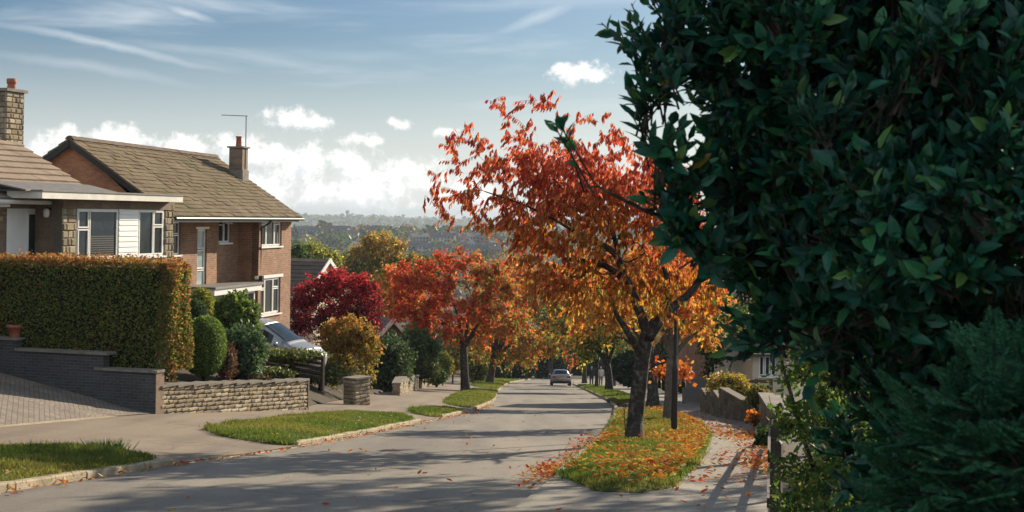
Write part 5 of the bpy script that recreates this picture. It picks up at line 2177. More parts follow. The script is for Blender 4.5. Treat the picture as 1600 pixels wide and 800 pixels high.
cc_ = Hz1 + .06 * wob(bb_, aa_, 2.6) + .03 * wob(bb_, aa_, 8, 1) + .16 * rng.uniform(0, 1, nf) ** 7 - .10 * np.clip((bb_ - bh1 + .3) / .3, 0, 1) ** 2
pts = Wd.o + aa_[:, None] * Wd.u + bb_[:, None] * Wd.n + np.c_[np.zeros((nf, 2)), cc_]
leaf_shell(mb, pts, np.tile((0, 0, 1.0), (nf, 1)), .085, hedge_colour, True, .9, .33)
mb.build('foliage', M_leaf, root, False)
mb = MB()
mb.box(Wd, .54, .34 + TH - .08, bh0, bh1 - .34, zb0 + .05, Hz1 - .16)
mb.build('hedge_core', M_core, root)  # solid box, its dark colour stands for shade among the leaves

yb = one([(.24, .25, .04), (.16, .20, .04), (.32, .28, .05)], [3, 3, 1])
c, r = bpx(314, 480, 17, 27, 42.5)
bush('golden_conifer', 'upright rounded golden-green conifer beside the end of the beech hedge', c, r, 5200, .07, yb, power=2.4, ragged=.05)
c, r = bpx(305, 492, 18, 22, 41.5)
bush('privet_bush', 'small dull green bush tucked between the beech hedge and the ball-shaped bush', c, r, 2500, .07, one([DGR, (.05, .085, .03)], [3, 2]), ragged=.08)
c, r = bpx(365, 501, 38, 36, 44.0)
bush('laurel_bush', 'loose bright-leaved bush in front of the brick house porch', c, r, 5200, .15, one([(.15, .21, .045), (.09, .15, .035), (.22, .26, .06), (.06, .10, .03)], [4, 4, 1.5, 2]), ragged=.2, loose=1.0, depth=.3)
c, r = bpx(319, 541, 32, 45, 38.5)
bush('topiary_bush', 'smooth egg-shaped clipped green bush above the stone wall', c, r, 12500, .050, one([(.13, .21, .04), (.09, .16, .035), (.18, .25, .06)], [4, 3, 1.5]), power=2.3, ragged=.025, depth=.07, loose=.5)
c, r = bpx(378, 552, 36, 38, 40.5)
bush('juniper_bush', 'low blue-green juniper mound right of the egg-shaped bush', c, r, 7500, .09, one([(.085, .145, .07), (.06, .11, .06), (.12, .18, .08)], [4, 3, 1.5]), ragged=.16, loose=.8, depth=.22)
c, r = bpx(352, 566, 17, 26, 39.0)
bush('heather_bush', 'russet brown shrub between the egg-shaped bush and the juniper', c, r, 2600, .06, one([(.15, .06, .04), (.09, .05, .03), (.20, .10, .05)], [3, 3, 1]), ragged=.2, loose=.9)
c, r = bpx(430, 586, 26, 10, 43)
bush('rockery_plant', 'low green plant trailing behind the right end of the stone wall', c, r, 1600, .08, one([(.09, .13, .03), (.06, .09, .03), (.18, .18, .05)], [3, 3, 1]), ragged=.25, loose=1.0)
c, r = bpx(385, 592, 34, 9, 40.5)
bush('rockery_plant', 'low brown and purple plant trailing over the middle of the stone wall', c, r, 1800, .07, one([(.10, .05, .04), (.06, .07, .03), (.13, .09, .05)], [3, 2, 1]), ragged=.25, loose=1.0)
c, r = bpx(258, 600, 17, 18, 36.6)
bush('creeper', 'brown trailing creeper hanging over the corner where the two walls meet', c, r, 1600, .07, one([(.13, .08, .04), (.08, .085, .03), (.18, .12, .05)], [3, 2, 1]), ragged=.3, loose=1.0, cat='creeper')
c, r = bpx(455, 556, 48, 9, 47)
bush('ivy_growth', 'yellow-green ivy growing along the top of the slatted fence', c, r, 3000, .09, one([(.14, .17, .035), (.08, .11, .03), (.22, .21, .06)], [3, 3, 1]), ragged=.3, loose=1.0, cat='ivy', foot=P(455, 575, 47)[2])
street_tree('golden yellow shrub with open branches by the gate pier', 540, 605, 54.0, 0,
            [(545, 528, 40, 34), (522, 545, 30, 36), (568, 548, 24, 38), (540, 575, 42, 28)],
            graded(([OLV, (.10, .12, .03), (.40, .22, .05)], [3, 3, 2]), ([(.42, .20, .05), (.34, .20, .055), (.30, .13, .04), (.20, .17, .05)], [4, 3, 2, 1.5]), -4.3, -2.4, .3), 260, 13500, .11, .06, fork=.25,
            base=np.array((*P(540, 600, 54.0)[:2], garden_l(*P(540, 600, 54.0)[:2]))), name='yellow_shrub', hang=.2)
c, r = bpx(500, 585, 40, 16, 52.5)
bush('shrub', 'low dark green undergrowth at the foot of the golden shrub', c, r, 2600, .09, one([DGR, (.06, .09, .03), OLV], [3, 3, 1]), ragged=.3, loose=1.0)
c, r = bpx(650, 545, 34, 25, 80)
bush('laurel_bush', 'big rounded dark green bush in front of the small stone house', c, r, 5200, .19, one([DGR, (.08, .13, .045), (.12, .17, .05)], [3, 3, 2]), ragged=.28, depth=.35)
c, r = bpx(606, 574, 31, 44, 71)
bush('ivy_bush', 'dark ivy-covered hedge on the short stone garden wall', c, r, 5600, .15, one([(.035, .065, .03), DGR, (.09, .13, .045)], [2, 3, 2]), power=3, ragged=.28, depth=.35)
c, r = bpx(654, 577, 28, 19, 84)
bush('privet_hedge', 'small trimmed mid-green hedge above the far stone garden wall', c, r, 3800, .13, one([(.075, .105, .03), (.05, .075, .03), (.12, .14, .04)], [3, 3, 1]), power=3, ragged=.2, cat='hedge', depth=.3)
c, r = bpx(692, 572, 14, 20, 100)
bush('shrub', 'yellow-green rounded shrub just left of the dark straight trunk', c, r, 2200, .17, one([(.20, .19, .04), (.12, .14, .035), OLV], [3, 3, 1]), ragged=.15)
c, r = bpx(708, 560, 14, 22, 112)
bush('shrub', 'orange-tipped bush behind the dark straight trunk on the left', c, r, 2200, .2, one([ORG, OLV, GRN, GOLD], [2, 3, 2, 1]), ragged=.2)
c, r = bpx(682, 588, 14, 12, 92)
bush('shrub', 'low dark shrub by the far left gateway', c, r, 1500, .15, one([DGR, GRN], [3, 1]), ragged=.2)
c, r = bpx(745, 575, 20, 24, 128)
bush('shrub', 'pale olive garden shrub between the two left tree trunks', c, r, 2400, .22, one([OLV, (.16, .15, .05), GRN], [3, 2, 2]), ragged=.2)
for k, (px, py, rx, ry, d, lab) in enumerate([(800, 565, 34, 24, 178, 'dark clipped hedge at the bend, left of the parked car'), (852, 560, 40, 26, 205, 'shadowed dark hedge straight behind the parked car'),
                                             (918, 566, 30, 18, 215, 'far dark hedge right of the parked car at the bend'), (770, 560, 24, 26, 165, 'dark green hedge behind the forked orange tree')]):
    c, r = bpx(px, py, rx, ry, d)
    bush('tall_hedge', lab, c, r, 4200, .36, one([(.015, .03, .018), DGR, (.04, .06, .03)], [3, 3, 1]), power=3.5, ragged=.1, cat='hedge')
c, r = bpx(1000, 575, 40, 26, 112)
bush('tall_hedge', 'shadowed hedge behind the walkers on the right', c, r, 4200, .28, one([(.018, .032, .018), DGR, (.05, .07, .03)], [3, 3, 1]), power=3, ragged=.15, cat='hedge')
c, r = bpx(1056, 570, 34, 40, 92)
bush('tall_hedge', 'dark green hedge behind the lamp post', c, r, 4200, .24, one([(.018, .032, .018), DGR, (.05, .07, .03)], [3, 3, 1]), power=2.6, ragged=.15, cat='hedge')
c, r = bpx(1100, 578, 16, 16, 70)
bush('shrub', 'light green rounded shrub over the grey fence', c, r, 2000, .13, one([(.08, .12, .04), (.05, .08, .03)], [2, 2]), ragged=.15)
# ------------------------------------------------------------------ near shrubs on the right
def shoots(mb, base, axis, n_leaf, leaf, colour, width=.30, length=.22, mat=0, four=True, openness=.75):
    """upright shoots with leaves set spirally along them"""
    n = len(base)
    axis = axis / np.linalg.norm(axis, axis=1)[:, None]
    ref = runit(n)
    s = np.cross(axis, ref)
    s /= np.linalg.norm(s, axis=1)[:, None]
    w = np.cross(axis, s)
    B, A, N = [], [], []
    for k in range(n_leaf):
        t = (k + rng.uniform(0, .6, n)) / n_leaf
        ph = k * 2.4 + rng.uniform(-.4, .4, n)
        d = s * np.cos(ph)[:, None] + w * np.sin(ph)[:, None]
        op = (openness * (1.15 - .55 * t))[:, None]
        a = axis * (1 - op * .75) + d * op + runit(n) * .36
        B.append(base + axis * (length * t)[:, None])
        A.append(a)
        N.append(axis * .9 - d * .2 + runit(n) * .25)
    B, A, N = np.concatenate(B), np.concatenate(A), np.concatenate(N)
    L = leaf * rng.uniform(.45, 1.35, len(B))
    add_leaves(mb, B, A, N, L, L * width * rng.uniform(.75, 1.1, len(B)) * .62, colour(B), mat, four, .22, .14)
    for i in range(n):
        mb.tube([base[i] - axis[i] * length * .5, base[i] + axis[i] * length], [.006, .003], 3, 1, (.03, .035, .02), cap=False)


LD = 6.2
lp = lambda x, y, dd=0.0: P(x, y, LD + dd)
lau_col = one([(.017, .10, .062), (.012, .07, .05), (.03, .14, .055), (.08, .18, .045), (.26, .21, .03)], [5, 4, 3, .7, .02])
lfoot = np.array((2.05, 7.4, surf(2.05, 7.4)))
root = thing('laurel_shrub', 'huge dark laurel shrub with broad glossy leaves filling the right of the street', 'shrub', lfoot)
lb = [px_blob(1330, 60, .3, 290, 330, 1.0, lp, LD), px_blob(1480, 330, .1, 330, 380, 1.2, lp, LD), px_blob(1185, 110, .2, 120, 240, .7, lp, LD), px_blob(1190, -130, .3, 110, 160, .7, lp, LD), px_blob(1295, 330, 0, 140, 190, .8, lp, LD),
      px_blob(1215, 370, .1, 55, 60, .4, lp, LD), px_blob(1150, 280, .1, 50, 90, .5, lp, LD), px_blob(1560, 640, .5, 300, 330, 1.0, lp, LD), px_blob(1440, 640, .3, 110, 260, .8, lp, LD), px_blob(1350, 470, .1, 90, 110, .7, lp, LD), px_blob(1560, 60, .6, 200, 260, .9, lp, LD)]
outl = [(1035, 20), (1045, 60), (1005, 95), (1025, 130), (1005, 180), (1025, 215), (1045, 150), (1060, 40), (1030, 160), (1040, 250), (1060, 300), (1020, 75), (1060, 110),
        (1000, 235), (1015, 245), (908, 262), (920, 290), (985, 315), (1060, 340), (1095, 400), (1150, 440)]
ex = np.array([lp(x, y, random.uniform(-.25, .25)) for x, y in outl])
limbs = [([lfoot - np.array((0, 0, .2)), lfoot + np.array((-.1, -.2, .9)), lp(1420, 560, .6)], .08, .06),
         ([lfoot, lp(1500, 700, .7), lp(1520, 420, .5), lp(1500, 100, .4)], .07, .03),
         ([lp(1420, 560, .6), lp(1340, 380, .4), lp(1250, 200, .3), lp(1180, 40, .3)], .055, .02),
         ([lp(1340, 380, .4), lp(1220, 400, .2), lp(1120, 375, .1), lp(1030, 340, 0), lp(950, 300, 0)], .03, .007),
         ([lp(1420, 560, .6), lp(1390, 300, .5), lp(1370, 0, .5)], .05, .02)]
tg = np.concatenate([ell(lb, 760, 1.3), ex])
pos, par, rad, n_l = grow([(np.array(l[0]), l[1], l[2]) for l in limbs], tg, .18, .0035, wander=.12, up=.2)
mb = MB()
wood(mb, pos, par, rad)
mb.build('stems', M_bark, root, True)
thin = np.where((rad < .011) & (np.arange(len(pos)) >= n_l))[0]
NS = 7600
vox = np.floor(pos[thin] / .22).astype(int)
_, inv_, cnt_ = np.unique(vox, axis=0, return_inverse=True, return_counts=True)
wt = 1.0 / cnt_[inv_.ravel()]
# the long branch reaching towards the cherry is thinly leaved
bx_, by_ = pos[thin][:, 0] / pos[thin][:, 1], (pos[thin][:, 2] - EYE) / pos[thin][:, 1]
wt = wt * np.where((bx_ < .118) & (by_ < .03), .045, 1.0) * np.where((bx_ < .125) & (by_ >= .03), .55, 1.0)
i = rng.choice(thin, NS, p=wt / wt.sum())
td = pos[i] - pos[par[i]]
td /= np.linalg.norm(td, axis=1)[:, None] + 1e-9
ax = td * .6 + runit(NS) * .45 + np.array((-.05, -.25, .45))
mb = MB()
shoots(mb, pos[i] + runit(NS) * .03, ax, 7, .088, lau_col, .46, .22, openness=.5)
mb.build('foliage', [M_gloss, M_bark], root, False)

# the tree whose shade falls across the street, standing in the garden behind the laurel
tq = np.array((8.2, 29.5))
tq = np.array((tq[0], tq[1], surf(*tq)))
tree('garden_tree', 'tall green garden tree mostly hidden behind the huge laurel',
     [([tq - np.array((0, 0, .2)), tq + np.array((.1, 0, 2.0)), tq + np.array((-.1, .1, 4.2))], .2, .15), ([tq + np.array((-.1, .1, 4.2)), tq + np.array((-1.2, -.5, 6)), tq + np.array((-2, -1, 7.2))], .09, .03), ([tq + np.array((-.1, .1, 4.2)), tq + np.array((1.3, .4, 6.2)), tq + np.array((2.2, .6, 7.6))], .09, .03), ([tq + np.array((-.1, .1, 4.2)), tq + np.array((.2, -.6, 7)), tq + np.array((.1, -.8, 9))], .09, .03)],
     [(tq + np.array((-1.6, -.6, 6.6)), (2.0, 2.2, 1.4)), (tq + np.array((2.2, .4, 7.2)), (2.6, 2.4, 1.6)), (tq + np.array((.3, -.6, 8.8)), (2.4, 2.4, 1.5)), (tq + np.array((4.2, 1.5, 6.2)), (2.2, 2.0, 1.3)), (tq + np.array((1.4, 3.0, 9.4)), (2.4, 2.4, 1.4)), (tq + np.array((-.4, 1.8, 8.0)), (2.2, 2.0, 1.2))],
     180, 11000, .19, one([GRN, OLV, DGR], [4, 2, 2]), hang=.3)

# feathery conifer at the lower right, very near
cfoot = np.array((2.3, 4.9, surf(2.3, 4.9)))
root = thing('cypress_bush', 'feathery green cypress sprays at the very bottom right, in front of the laurel', 'shrub', cfoot)
CD = 4.3
cp_ = lambda x, y, dd=0.0: P(x, y, CD + dd)
cb_ = [px_blob(1550, 720, .2, 150, 120, .45, cp_, CD), px_blob(1620, 610, .3, 90, 90, .4, cp_, CD), px_blob(1680, 800, .2, 180, 180, .5, cp_, CD), px_blob(1470, 800, .1, 90, 90, .35, cp_, CD)]
pts = ell(cb_, 640, 3)
cen = np.mean([b[0] for b in cb_], 0)
B, A, N, LL = [], [], [], []
mbs = MB()
for p in pts:
    out = p - cen
    out = out / (np.linalg.norm(out) + 1e-9)
    d = out * .7 + np.array((-.35, -.25, .28)) + runit(1)[0] * .55
    d /= np.linalg.norm(d)
    s = np.cross(d, np.array((0, 0, 1.0)) + runit(1)[0] * .4)
    s /= np.linalg.norm(s)
    Ls = random.uniform(.10, .19)
    mbs.tube([p - d * Ls * .4, p + d * Ls], [.004, .0015], 3, 0, (.05, .05, .03), cap=False)
    for k in range(12):
        t = (k + 1) / 13
        for sg in (-1, 1):
            o = p + d * Ls * t
            l2 = Ls * .42 * (1.05 - t) + .012
            dd = d * .75 + s * sg * .8
            dd /= np.linalg.norm(dd)
            for m in range(3):
                q = o + dd * l2 * m / 3
                for s2 in (-1, 1):
                    a = dd * .8 + np.cross(dd, np.cross(d, s)) * s2 * .55 + np.array((0, 0, -.15))
                    B.append(q)
                    A.append(a)
                    LL.append(l2 * .38 + .008)
        N.append(0)
B, A, LL = np.array(B), np.array(A), np.array(LL)
mb = MB()
add_leaves(mb, B, A, runit(len(B)), LL, LL * .16 + .0006, one([(.04, .17, .085), (.028, .12, .065), (.07, .20, .08)], [3, 3, 1])(B), 0, False)
mb.v += mbs.v
mb.f += [(f + mb.n, 1) for f, m in mbs.f]
mb.n += mbs.n
mb.build('foliage', [M_green, M_bark], root, False)
mb = MB()
mb.tube([cfoot - np.array((0, 0, .1)), cfoot + np.array((.03, -.1, .4)), cen], [.05, .04, .015], 7)
mb.build('stem', M_bark, root, True)

# loose fine-leaved shrub between the pavement and the laurel
SD = 11.5
sp_ = lambda x, y, dd=0.0: P(x, y, SD + dd)
sfoot = np.array((2.75, SD, surf(2.75, SD)))
sb = [px_blob(1195, 480, 1.5, 50, 50, .5, sp_, SD), px_blob(1245, 560, .5, 50, 70, .6, sp_, SD), px_blob(1280, 660, 0, 52, 80, .7, sp_, SD), px_blob(1265, 770, -.3, 48, 80, .6, sp_, SD), px_blob(1320, 640, .2, 90, 160, .8, sp_, SD), px_blob(1330, 800, 0, 100, 120, .8, sp_, SD),
      px_blob(1165, 455, 1.2, 30, 24, .3, sp_, SD), px_blob(1160, 490, 1.3, 40, 36, .4, sp_, SD), px_blob(1290, 480, .4, 80, 60, .6, sp_, SD)]
tree('privet_shrub', 'loose fine-leaved green shrub leaning over the fence at the right pavement edge',
     [([sfoot - np.array((0, 0, .1)), sfoot + np.array((.05, 0, .8)), sp_(1290, 640)], .035, .02), ([sfoot, sp_(1260, 700), sp_(1220, 560, .4), sp_(1190, 470, 1.2)], .025, .008), ([sfoot, sp_(1320, 760), sp_(1340, 600)], .025, .01)],
     sb, 420, 13000, .062, one([(.10, .17, .04), (.07, .13, .035), (.15, .20, .045), (.22, .22, .05), (.05, .09, .03)], [4, 4, 2, 1, 2]), cat='shrub', hang=.05, spread=.05, leaf_r=.0025, step=.18, width=.36, shell=1.5, flare=1.0, mat=M_leaf, up=.2)

# ------------------------------------------------------------------ right-hand garden edge
lw = [np.array((float(BACK_R(y)) + .18, y)) for y in (44.2, 40.5, 37, 33.5)]
STONE_GAIN = .7
low_wall(lw, .46, 'low stone wall with pale coping at the right pavement edge', fn=surf, courses=4)
lw = [PG(1101, 642, pave_r), PG(1130, 652, pave_r), PG(1168, 658, pave_r)]
STONE_GAIN = .45  # stones darkened: the shade on this wall is put into their colour
low_wall(lw, .62, 'shade-darkened stone planter wall below the yellow bush on the right', fn=surf, courses=5, cap=False)
STONE_GAIN = 1.0
c, r = bpx(1140, 604, 30, 17, 50.5)
bush('yellow_bush', 'yellow and orange leaved bush spilling over the shade-darkened planter wall', c, r, 4200, .10, one([(.50, .38, .06), (.52, .24, .05), (.28, .26, .05), (.12, .14, .04)], [4, 2, 3, 2]), ragged=.28, loose=1.0, depth=.3)
c, r = bpx(1186, 622, 17, 15, 41)
bush('garden_plant', 'straggly yellow-green plant behind the low wall on the right', c, r, 1700, .10, one([(.16, .17, .04), (.08, .11, .03), (.30, .18, .05)], [3, 3, 1]), ragged=.35, loose=1.1)
c, r = bpx(1178, 652, 9, 8, 37.6)
bush('orange_flower', 'small clump of orange leaves on top of the low wall', c, r, 260, .10, one([(.58, .16, .03), (.5, .25, .04), (.10, .12, .03)], [4, 2, 2]), ragged=.3, loose=1.0, cat='plant', foot=c[2] - r[2], core=.4)
c, r = bpx(1198, 690, 14, 15, 29)
bush('garden_plant', 'dark green trailing plant at the near end of the low wall', c, r, 1800, .09, one([DGR, (.07, .10, .03), (.14, .15, .04)], [3, 3, 1]), ragged=.35, loose=1.1)
c, r = bpx(1031, 583, 13, 18, 43.2)
bush('sucker_shoots', 'orange-leaved shoots sprouting left of the pale tree behind the lamp post', c, r, 130, .14, one([(.55, .18, .03), (.5, .1, .03), AMB], [4, 2, 1]), ragged=.35, loose=1.0, cat='plant', core=.05, foot=c[2] - r[2], depth=.5)
c, r = bpx(1069, 582, 11, 18, 42.5)
bush('sucker_shoots', 'orange-leaved shoots sprouting right of the lamp post', c, r, 110, .14, one([(.55, .18, .03), (.5, .1, .03), AMB], [4, 2, 1]), ragged=.35, loose=1.0, cat='plant', core=.05, foot=c[2] - r[2], depth=.5)


def board_fence(name, label, p, q, h, mat, vertical=True, n=None, base=None, gap=.028, post=True, rails=4):
    p, q = np.array(p[:2]), np.array(q[:2])
    L = np.linalg.norm(q - p)
    F = Frame(p, math.degrees(math.atan2(q[0] - p[0], q[1] - p[1])), 0)
    z0, z1 = (surf(*p), surf(*q)) if base is None else base
    root = thing(name, label, 'fence', (p[0], p[1], z0))
    zf = lambda a: z0 + (z1 - z0) * a / L
    mb = MB()
    if vertical:
        n = n or int(L / .12)
        for k in range(n):
            a0, a1 = L * k / n, L * (k + 1) / n - gap
            z = zf((a0 + a1) / 2)
            mb.box(F, a0, a1, -.012 + random.uniform(-.006, .006), .012, z + .04, z + h + random.uniform(-.012, .012))
        mb.build('boards', mat, root)
    else:
        for k in range(rails):
            hgt = h / rails
            a, b = F.w(0, .03, 0), F.w(L, .03, 0)
            za, zb_ = zf(0) + hgt * k + .06, zf(L) + hgt * k + .06
            rail(mb, F, (-.03, .03, za + hgt * .33), (L + .03, .03, zb_ + hgt * .33), .025, hgt * .62)
        mb.build('rails', mat, root)
    np_ = max(2, int(L / 1.9) + 1)
    for k in range(np_):
        a = L * k / (np_ - 1)
        mb = MB()
        mb.box(F, a - .045, a + .045, -.115 if vertical else -.08, -.016 if vertical else .012, zf(a) - .3, zf(a) + h + .04)
        mb.build('post', mat, root)
    if vertical:
        mb = MB()
        for hh in (.22, .82):
            rail(mb, F, (0, -.045, zf(0) + h * hh), (L, -.045, zf(L) + h * hh), .04, .07)
        mb.build('rails', mat, root)
    return root


f0, f1 = P(1066, 628, 66), P(1138, 630, 61)
board_fence('board_fence', 'weathered grey close-board fence at the bend of the right pavement', f0, f1, 1.12, M_timber_grey, base=(P(1066, 629, 66)[2], P(1138, 632, 61)[2]))
f0, f1 = P(1158, 627, 53), P(1203, 630, 49)
board_fence('rail_fence', 'low brown fence of horizontal boards between the yellow bush and the garage', f0, f1, .78, M_timber_brown, vertical=False, base=(P(1158, 626, 53)[2], P(1203, 628, 49)[2]))
q0 = Wd.w(9.7, -.35, 0)
fa, fb = P(410, 575, 47.6), P(503, 596, 46.4)
board_fence('slatted_fence', 'dark slatted fence between the bushes and the silver people carrier', fa, fb, .78, M_timber_dark, vertical=False, rails=5, base=(P(410, 580, 47.6)[2], P(503, 596, 46.4)[2]))
# dark post fence by the laurel
root = thing('post_fence', 'dark timber post and rail fence at the right pavement edge beneath the shrub', 'fence', (float(BACK_R(17)), 17, surf(float(BACK_R(17)), 17)))
mbr = MB()
prev = None
for y in (13.2, 17.0, 20.8, 24.6, 28.4):
    x = float(BACK_R(y)) + .05
    z = surf(x, y)
    Fp = Frame((x, y), 20, 0)
    mb = MB()
    mb.box(Fp, -.05, .05, -.05, .05, z - .3, z + .86)
    mb.add([Fp.w(a, b, z + .86) for b in (-.05, .05) for a in (-.05, .05)] + [Fp.w(0, 0, z + .91)], [(0, 1, 4), (1, 3, 4), (3, 2, 4), (2, 0, 4)])
    mb.build('post', M_timber_dark, root)
    if prev is not None:
        L = math.hypot(x - prev[0], y - prev[1])
        Fr = Frame(prev[:2], math.degrees(math.atan2(x - prev[0], y - prev[1])), 0)
        for hh in (.30, .72):
            rail(mbr, Fr, (-.0, -.068, prev[2] + hh), (L, -.068, z + hh), .03, .09)
    prev = (x, y, z)
mbr.build('rails', M_timber_dark, root)

# street lamp
lpft = PG(1053, 681, pave_r)
root = thing('street_lamp', 'slim black lamp post standing in fallen leaves beside the big cherry', 'street lamp', lpft)
mb = MB()
mb.lathe(lpft - np.array((0, 0, .2)), [(.075, 0), (.075, 1.75), (.072, 1.80), (.064, 1.83), (.044, 1.92), (.042, 3.2), (.038, 5.4), (.034, 5.42)], 16)
mb.build('post', M_dark, root, True)
mb = MB()
mb.box(Frame(lpft, 180, lpft[2]), -.045, .045, .055, .08, .35, .85)
mb.build('door', M_dark, root)
mb = MB()
tp = lpft + np.array((0, 0, 5.2))
mb.tube([tp, tp + np.array((-.10, -.02, .25)), tp + np.array((-.45, -.05, .36)), tp + np.array((-.8, -.08, .36))], [.04, .035, .03, .03], 8)
mb.build('arm', M_dark, root, True)
mb = MB()
hd = tp + np.array((-1.0, -.1, .36))
for (s, z) in ((.9, -.05), (1, 0), (.7, .07)):
    pass
rings = [np.array([hd + np.array((math.cos(t) * .28 * s, math.sin(t) * .12 * s, z)) for t in np.linspace(0, 2 * math.pi, 14, endpoint=False)]) for s, z in ((.6, -.06), (.95, -.045), (1, 0), (.75, .06), (.3, .085))]
V = np.concatenate(rings)
mb.add(V, [(i * 14 + k, i * 14 + (k + 1) % 14, (i + 1) * 14 + (k + 1) % 14, (i + 1) * 14 + k) for i in range(4) for k in range(14)])
mb.f.append((np.array([list(range(14))[::-1]]), 0))
mb.f.append((np.array([list(range(56, 70))]), 0))
mb.build('lantern', M_metal, root, True)

# stones on the kerb edge and a bare sapling
for px, py, s, lab in [(957, 629, .19, 'dark rounded stone on the right verge edge, farther of two'), (978, 637, .13, 'dark rounded stone on the right verge edge, nearer of two')]:
    g = PG(px, py, pave_r)
    mb = MB()
    vs, k1, k2 = [], 12, 7
    for i in range(k2):
        ph = -.5 + (math.pi / 2 + .45) * i / (k2 - 1)
        for j in range(k1):
            th = 2 * math.pi * j / k1
            w_ = 1 + .12 * math.sin(th * 2 + px) + .07 * math.sin(th * 5 + i)
            vs.append(g + np.array((math.cos(ph) * math.cos(th) * s * 1.4 * w_, math.cos(ph) * math.sin(th) * s * w_, math.sin(ph) * s * .8 + .08)))
    mb.add(vs, [(i * k1 + j, i * k1 + (j + 1) % k1, (i + 1) * k1 + (j + 1) % k1, (i + 1) * k1 + j) for i in range(k2 - 1) for j in range(k1)])
    tag(mb.build('kerb_boulder', M_boulder, None, True), lab, 'stone', 'stones on the verge edge')
g = PG(976, 692, pave_r)
mb = MB()
top = g + np.array((.0, 0, .85))
mb.tube([g - np.array((0, 0, .1)), g + np.array((.01, 0, .3)), g + np.array((-.02, 0, .6)), top], [.014, .012, .010, .006], 6)
for a, h in ((.6, .35), (2.6, .5), (4.2, .62)):
    q = g + np.array((0, 0, h))
    mb.tube([q, q + np.array((math.cos(a) * .12, math.sin(a) * .06, .14))], [.006, .003], 4)
tag(mb.build('sapling', M_bark), 'bare thin sapling just left of the big cherry trunk', 'sapling')


# ------------------------------------------------------------------ fallen leaves
def litter(label, pts, fn, size, cols, w, lift=.02, curl=.3):
    n = len(pts)
    z = np.array([fn(*q) for q in pts]) + rng.uniform(.004, .03, n) + lift
    base = np.c_[pts, z]
    az = rng.uniform(0, 2 * np.pi, n)
    axis = np.c_[np.cos(az), np.sin(az), rng.uniform(-.15, .45, n)]
    nr = runit(n) * .45 + np.array((0, 0, 1.0))
    L = size * rng.uniform(.6, 1.25, n)
    mb = MB()
    add_leaves(mb, base, axis, nr, L, L * rng.uniform(.2, .34, n), palette(cols, w, n), 0, True, .3, -.15)
    o = mb.build('fallen_leaves', M_fall)
    return tag(o, label, 'fallen leaves', None, 'stuff')


FC_ = [(.62, .20, .035), (.52, .09, .03), (.64, .34, .05), (.30, .11, .04), (.62, .48, .10), (.60, .50, .30)]
pr = lambda x, y: float(pave_r(x, y))
Rpa = np.array(Rp)
q = rand_in(Rp, 11000)
# thick towards the pavement side and round the foot of the tree
dpave = np.array([np.interp(v[1], [21, 25, 32, 40, 52], [2.3, 3.2, 4.45, 5.3, 6]) - v[0] for v in q])
dens = 1.1 * np.exp(-np.clip(dpave, 0, 9) / .6) + .05 + .5 * np.exp(-((q[:, 0] - 2.9) ** 2 + (q[:, 1] - 31) ** 2) / 3.0) + .55 * np.clip(wob(q[:, 0], q[:, 1], 2.6, 3) * 2 - .3, 0, 1)
q = q[rng.uniform(0, 1.2, len(q)) < dens]
litter('orange and red leaves scattered over the grass under the big cherry', q, lambda x, y: pr(x, y) + .09, .10, FC_, [5, 2.5, 4.5, 1.5, 2.2, .4], .035)
q = []
for cx, cy, sx, sy, n in [(5.3, 33.5, .35, 2.6, 420), (6.0, 33.0, .3, 1.5, 420), (5.2, 27.5, .28, 1.3, 320), (4.7, 24.2, .35, 1.4, 520), (4.1, 22.3, .25, .9, 200), (3.4, 27, .6, 5, 260), (5.6, 39, .5, 3, 220), (6.9, 48, .5, 3, 160), (2.6, 21, .5, 3, 90), (3.3, 23.5, .7, 3, 130)]:
    q.append(np.c_[rng.normal(cx, sx, n), rng.normal(cy, sy, n)])
q = np.concatenate(q)
q = q[(q[:, 0] < BACK_R(q[:, 1]) + .1) & (q[:, 0] > KERB_R(q[:, 1]) + .2)]
litter('drifts of red and orange leaves on the right pavement', q, pr, .105, FC_, [4, 4, 1.5, 3, .8, .8], .0)
q = []
yy = rng.uniform(14, 60, 500)
q.append(np.c_[KERB_L(yy) + np.abs(rng.normal(.0, .14, 500)) + .03, yy])
yy = np.concatenate([rng.uniform(18.5, 34, 340), rng.normal(22, 1.0, 240)])
q.append(np.c_[KERB_R(yy) - np.abs(rng.normal(.0, .22, 580)) - .03, yy])
yy = rng.uniform(14, 60, 90)
q.append(np.c_[rng.uniform(-4, 3, 90), yy])
q = np.concatenate(q)
litter('leaves caught in the gutters and scattered on the road', q, lambda x, y: float(road_z(y)), .10, FC_, [3, 4, 1.5, 3, .8, 1.2], .0)
q = np.concatenate([rand_in(np.array(VA), 150), rand_in(np.array(Bp), 150), rand_in(np.array(Dp), 160)])
litter('few pale dry leaves on the left grass patches', q, lambda x, y: float(pave_l(x, y)) + .1, .09, [(.5, .42, .28), (.35, .2, .08), (.45, .3, .08)], [3, 2, 2], .02)


# ------------------------------------------------------------------ vehicles
class Tilt(Frame):
    def __init__(self, o, heading, pitch=0.0):
        super().__init__(o, heading, o[2])
        p = math.radians(pitch)
        h = self.u.copy()
        self.u = h * math.cos(p) + np.array((0, 0, -math.sin(p)))
        self.up = h * math.sin(p) + np.array((0, 0, math.cos(p)))

    def w(self, a, b, c):
        return self.o + a * self.u + b * self.n + c * self.up


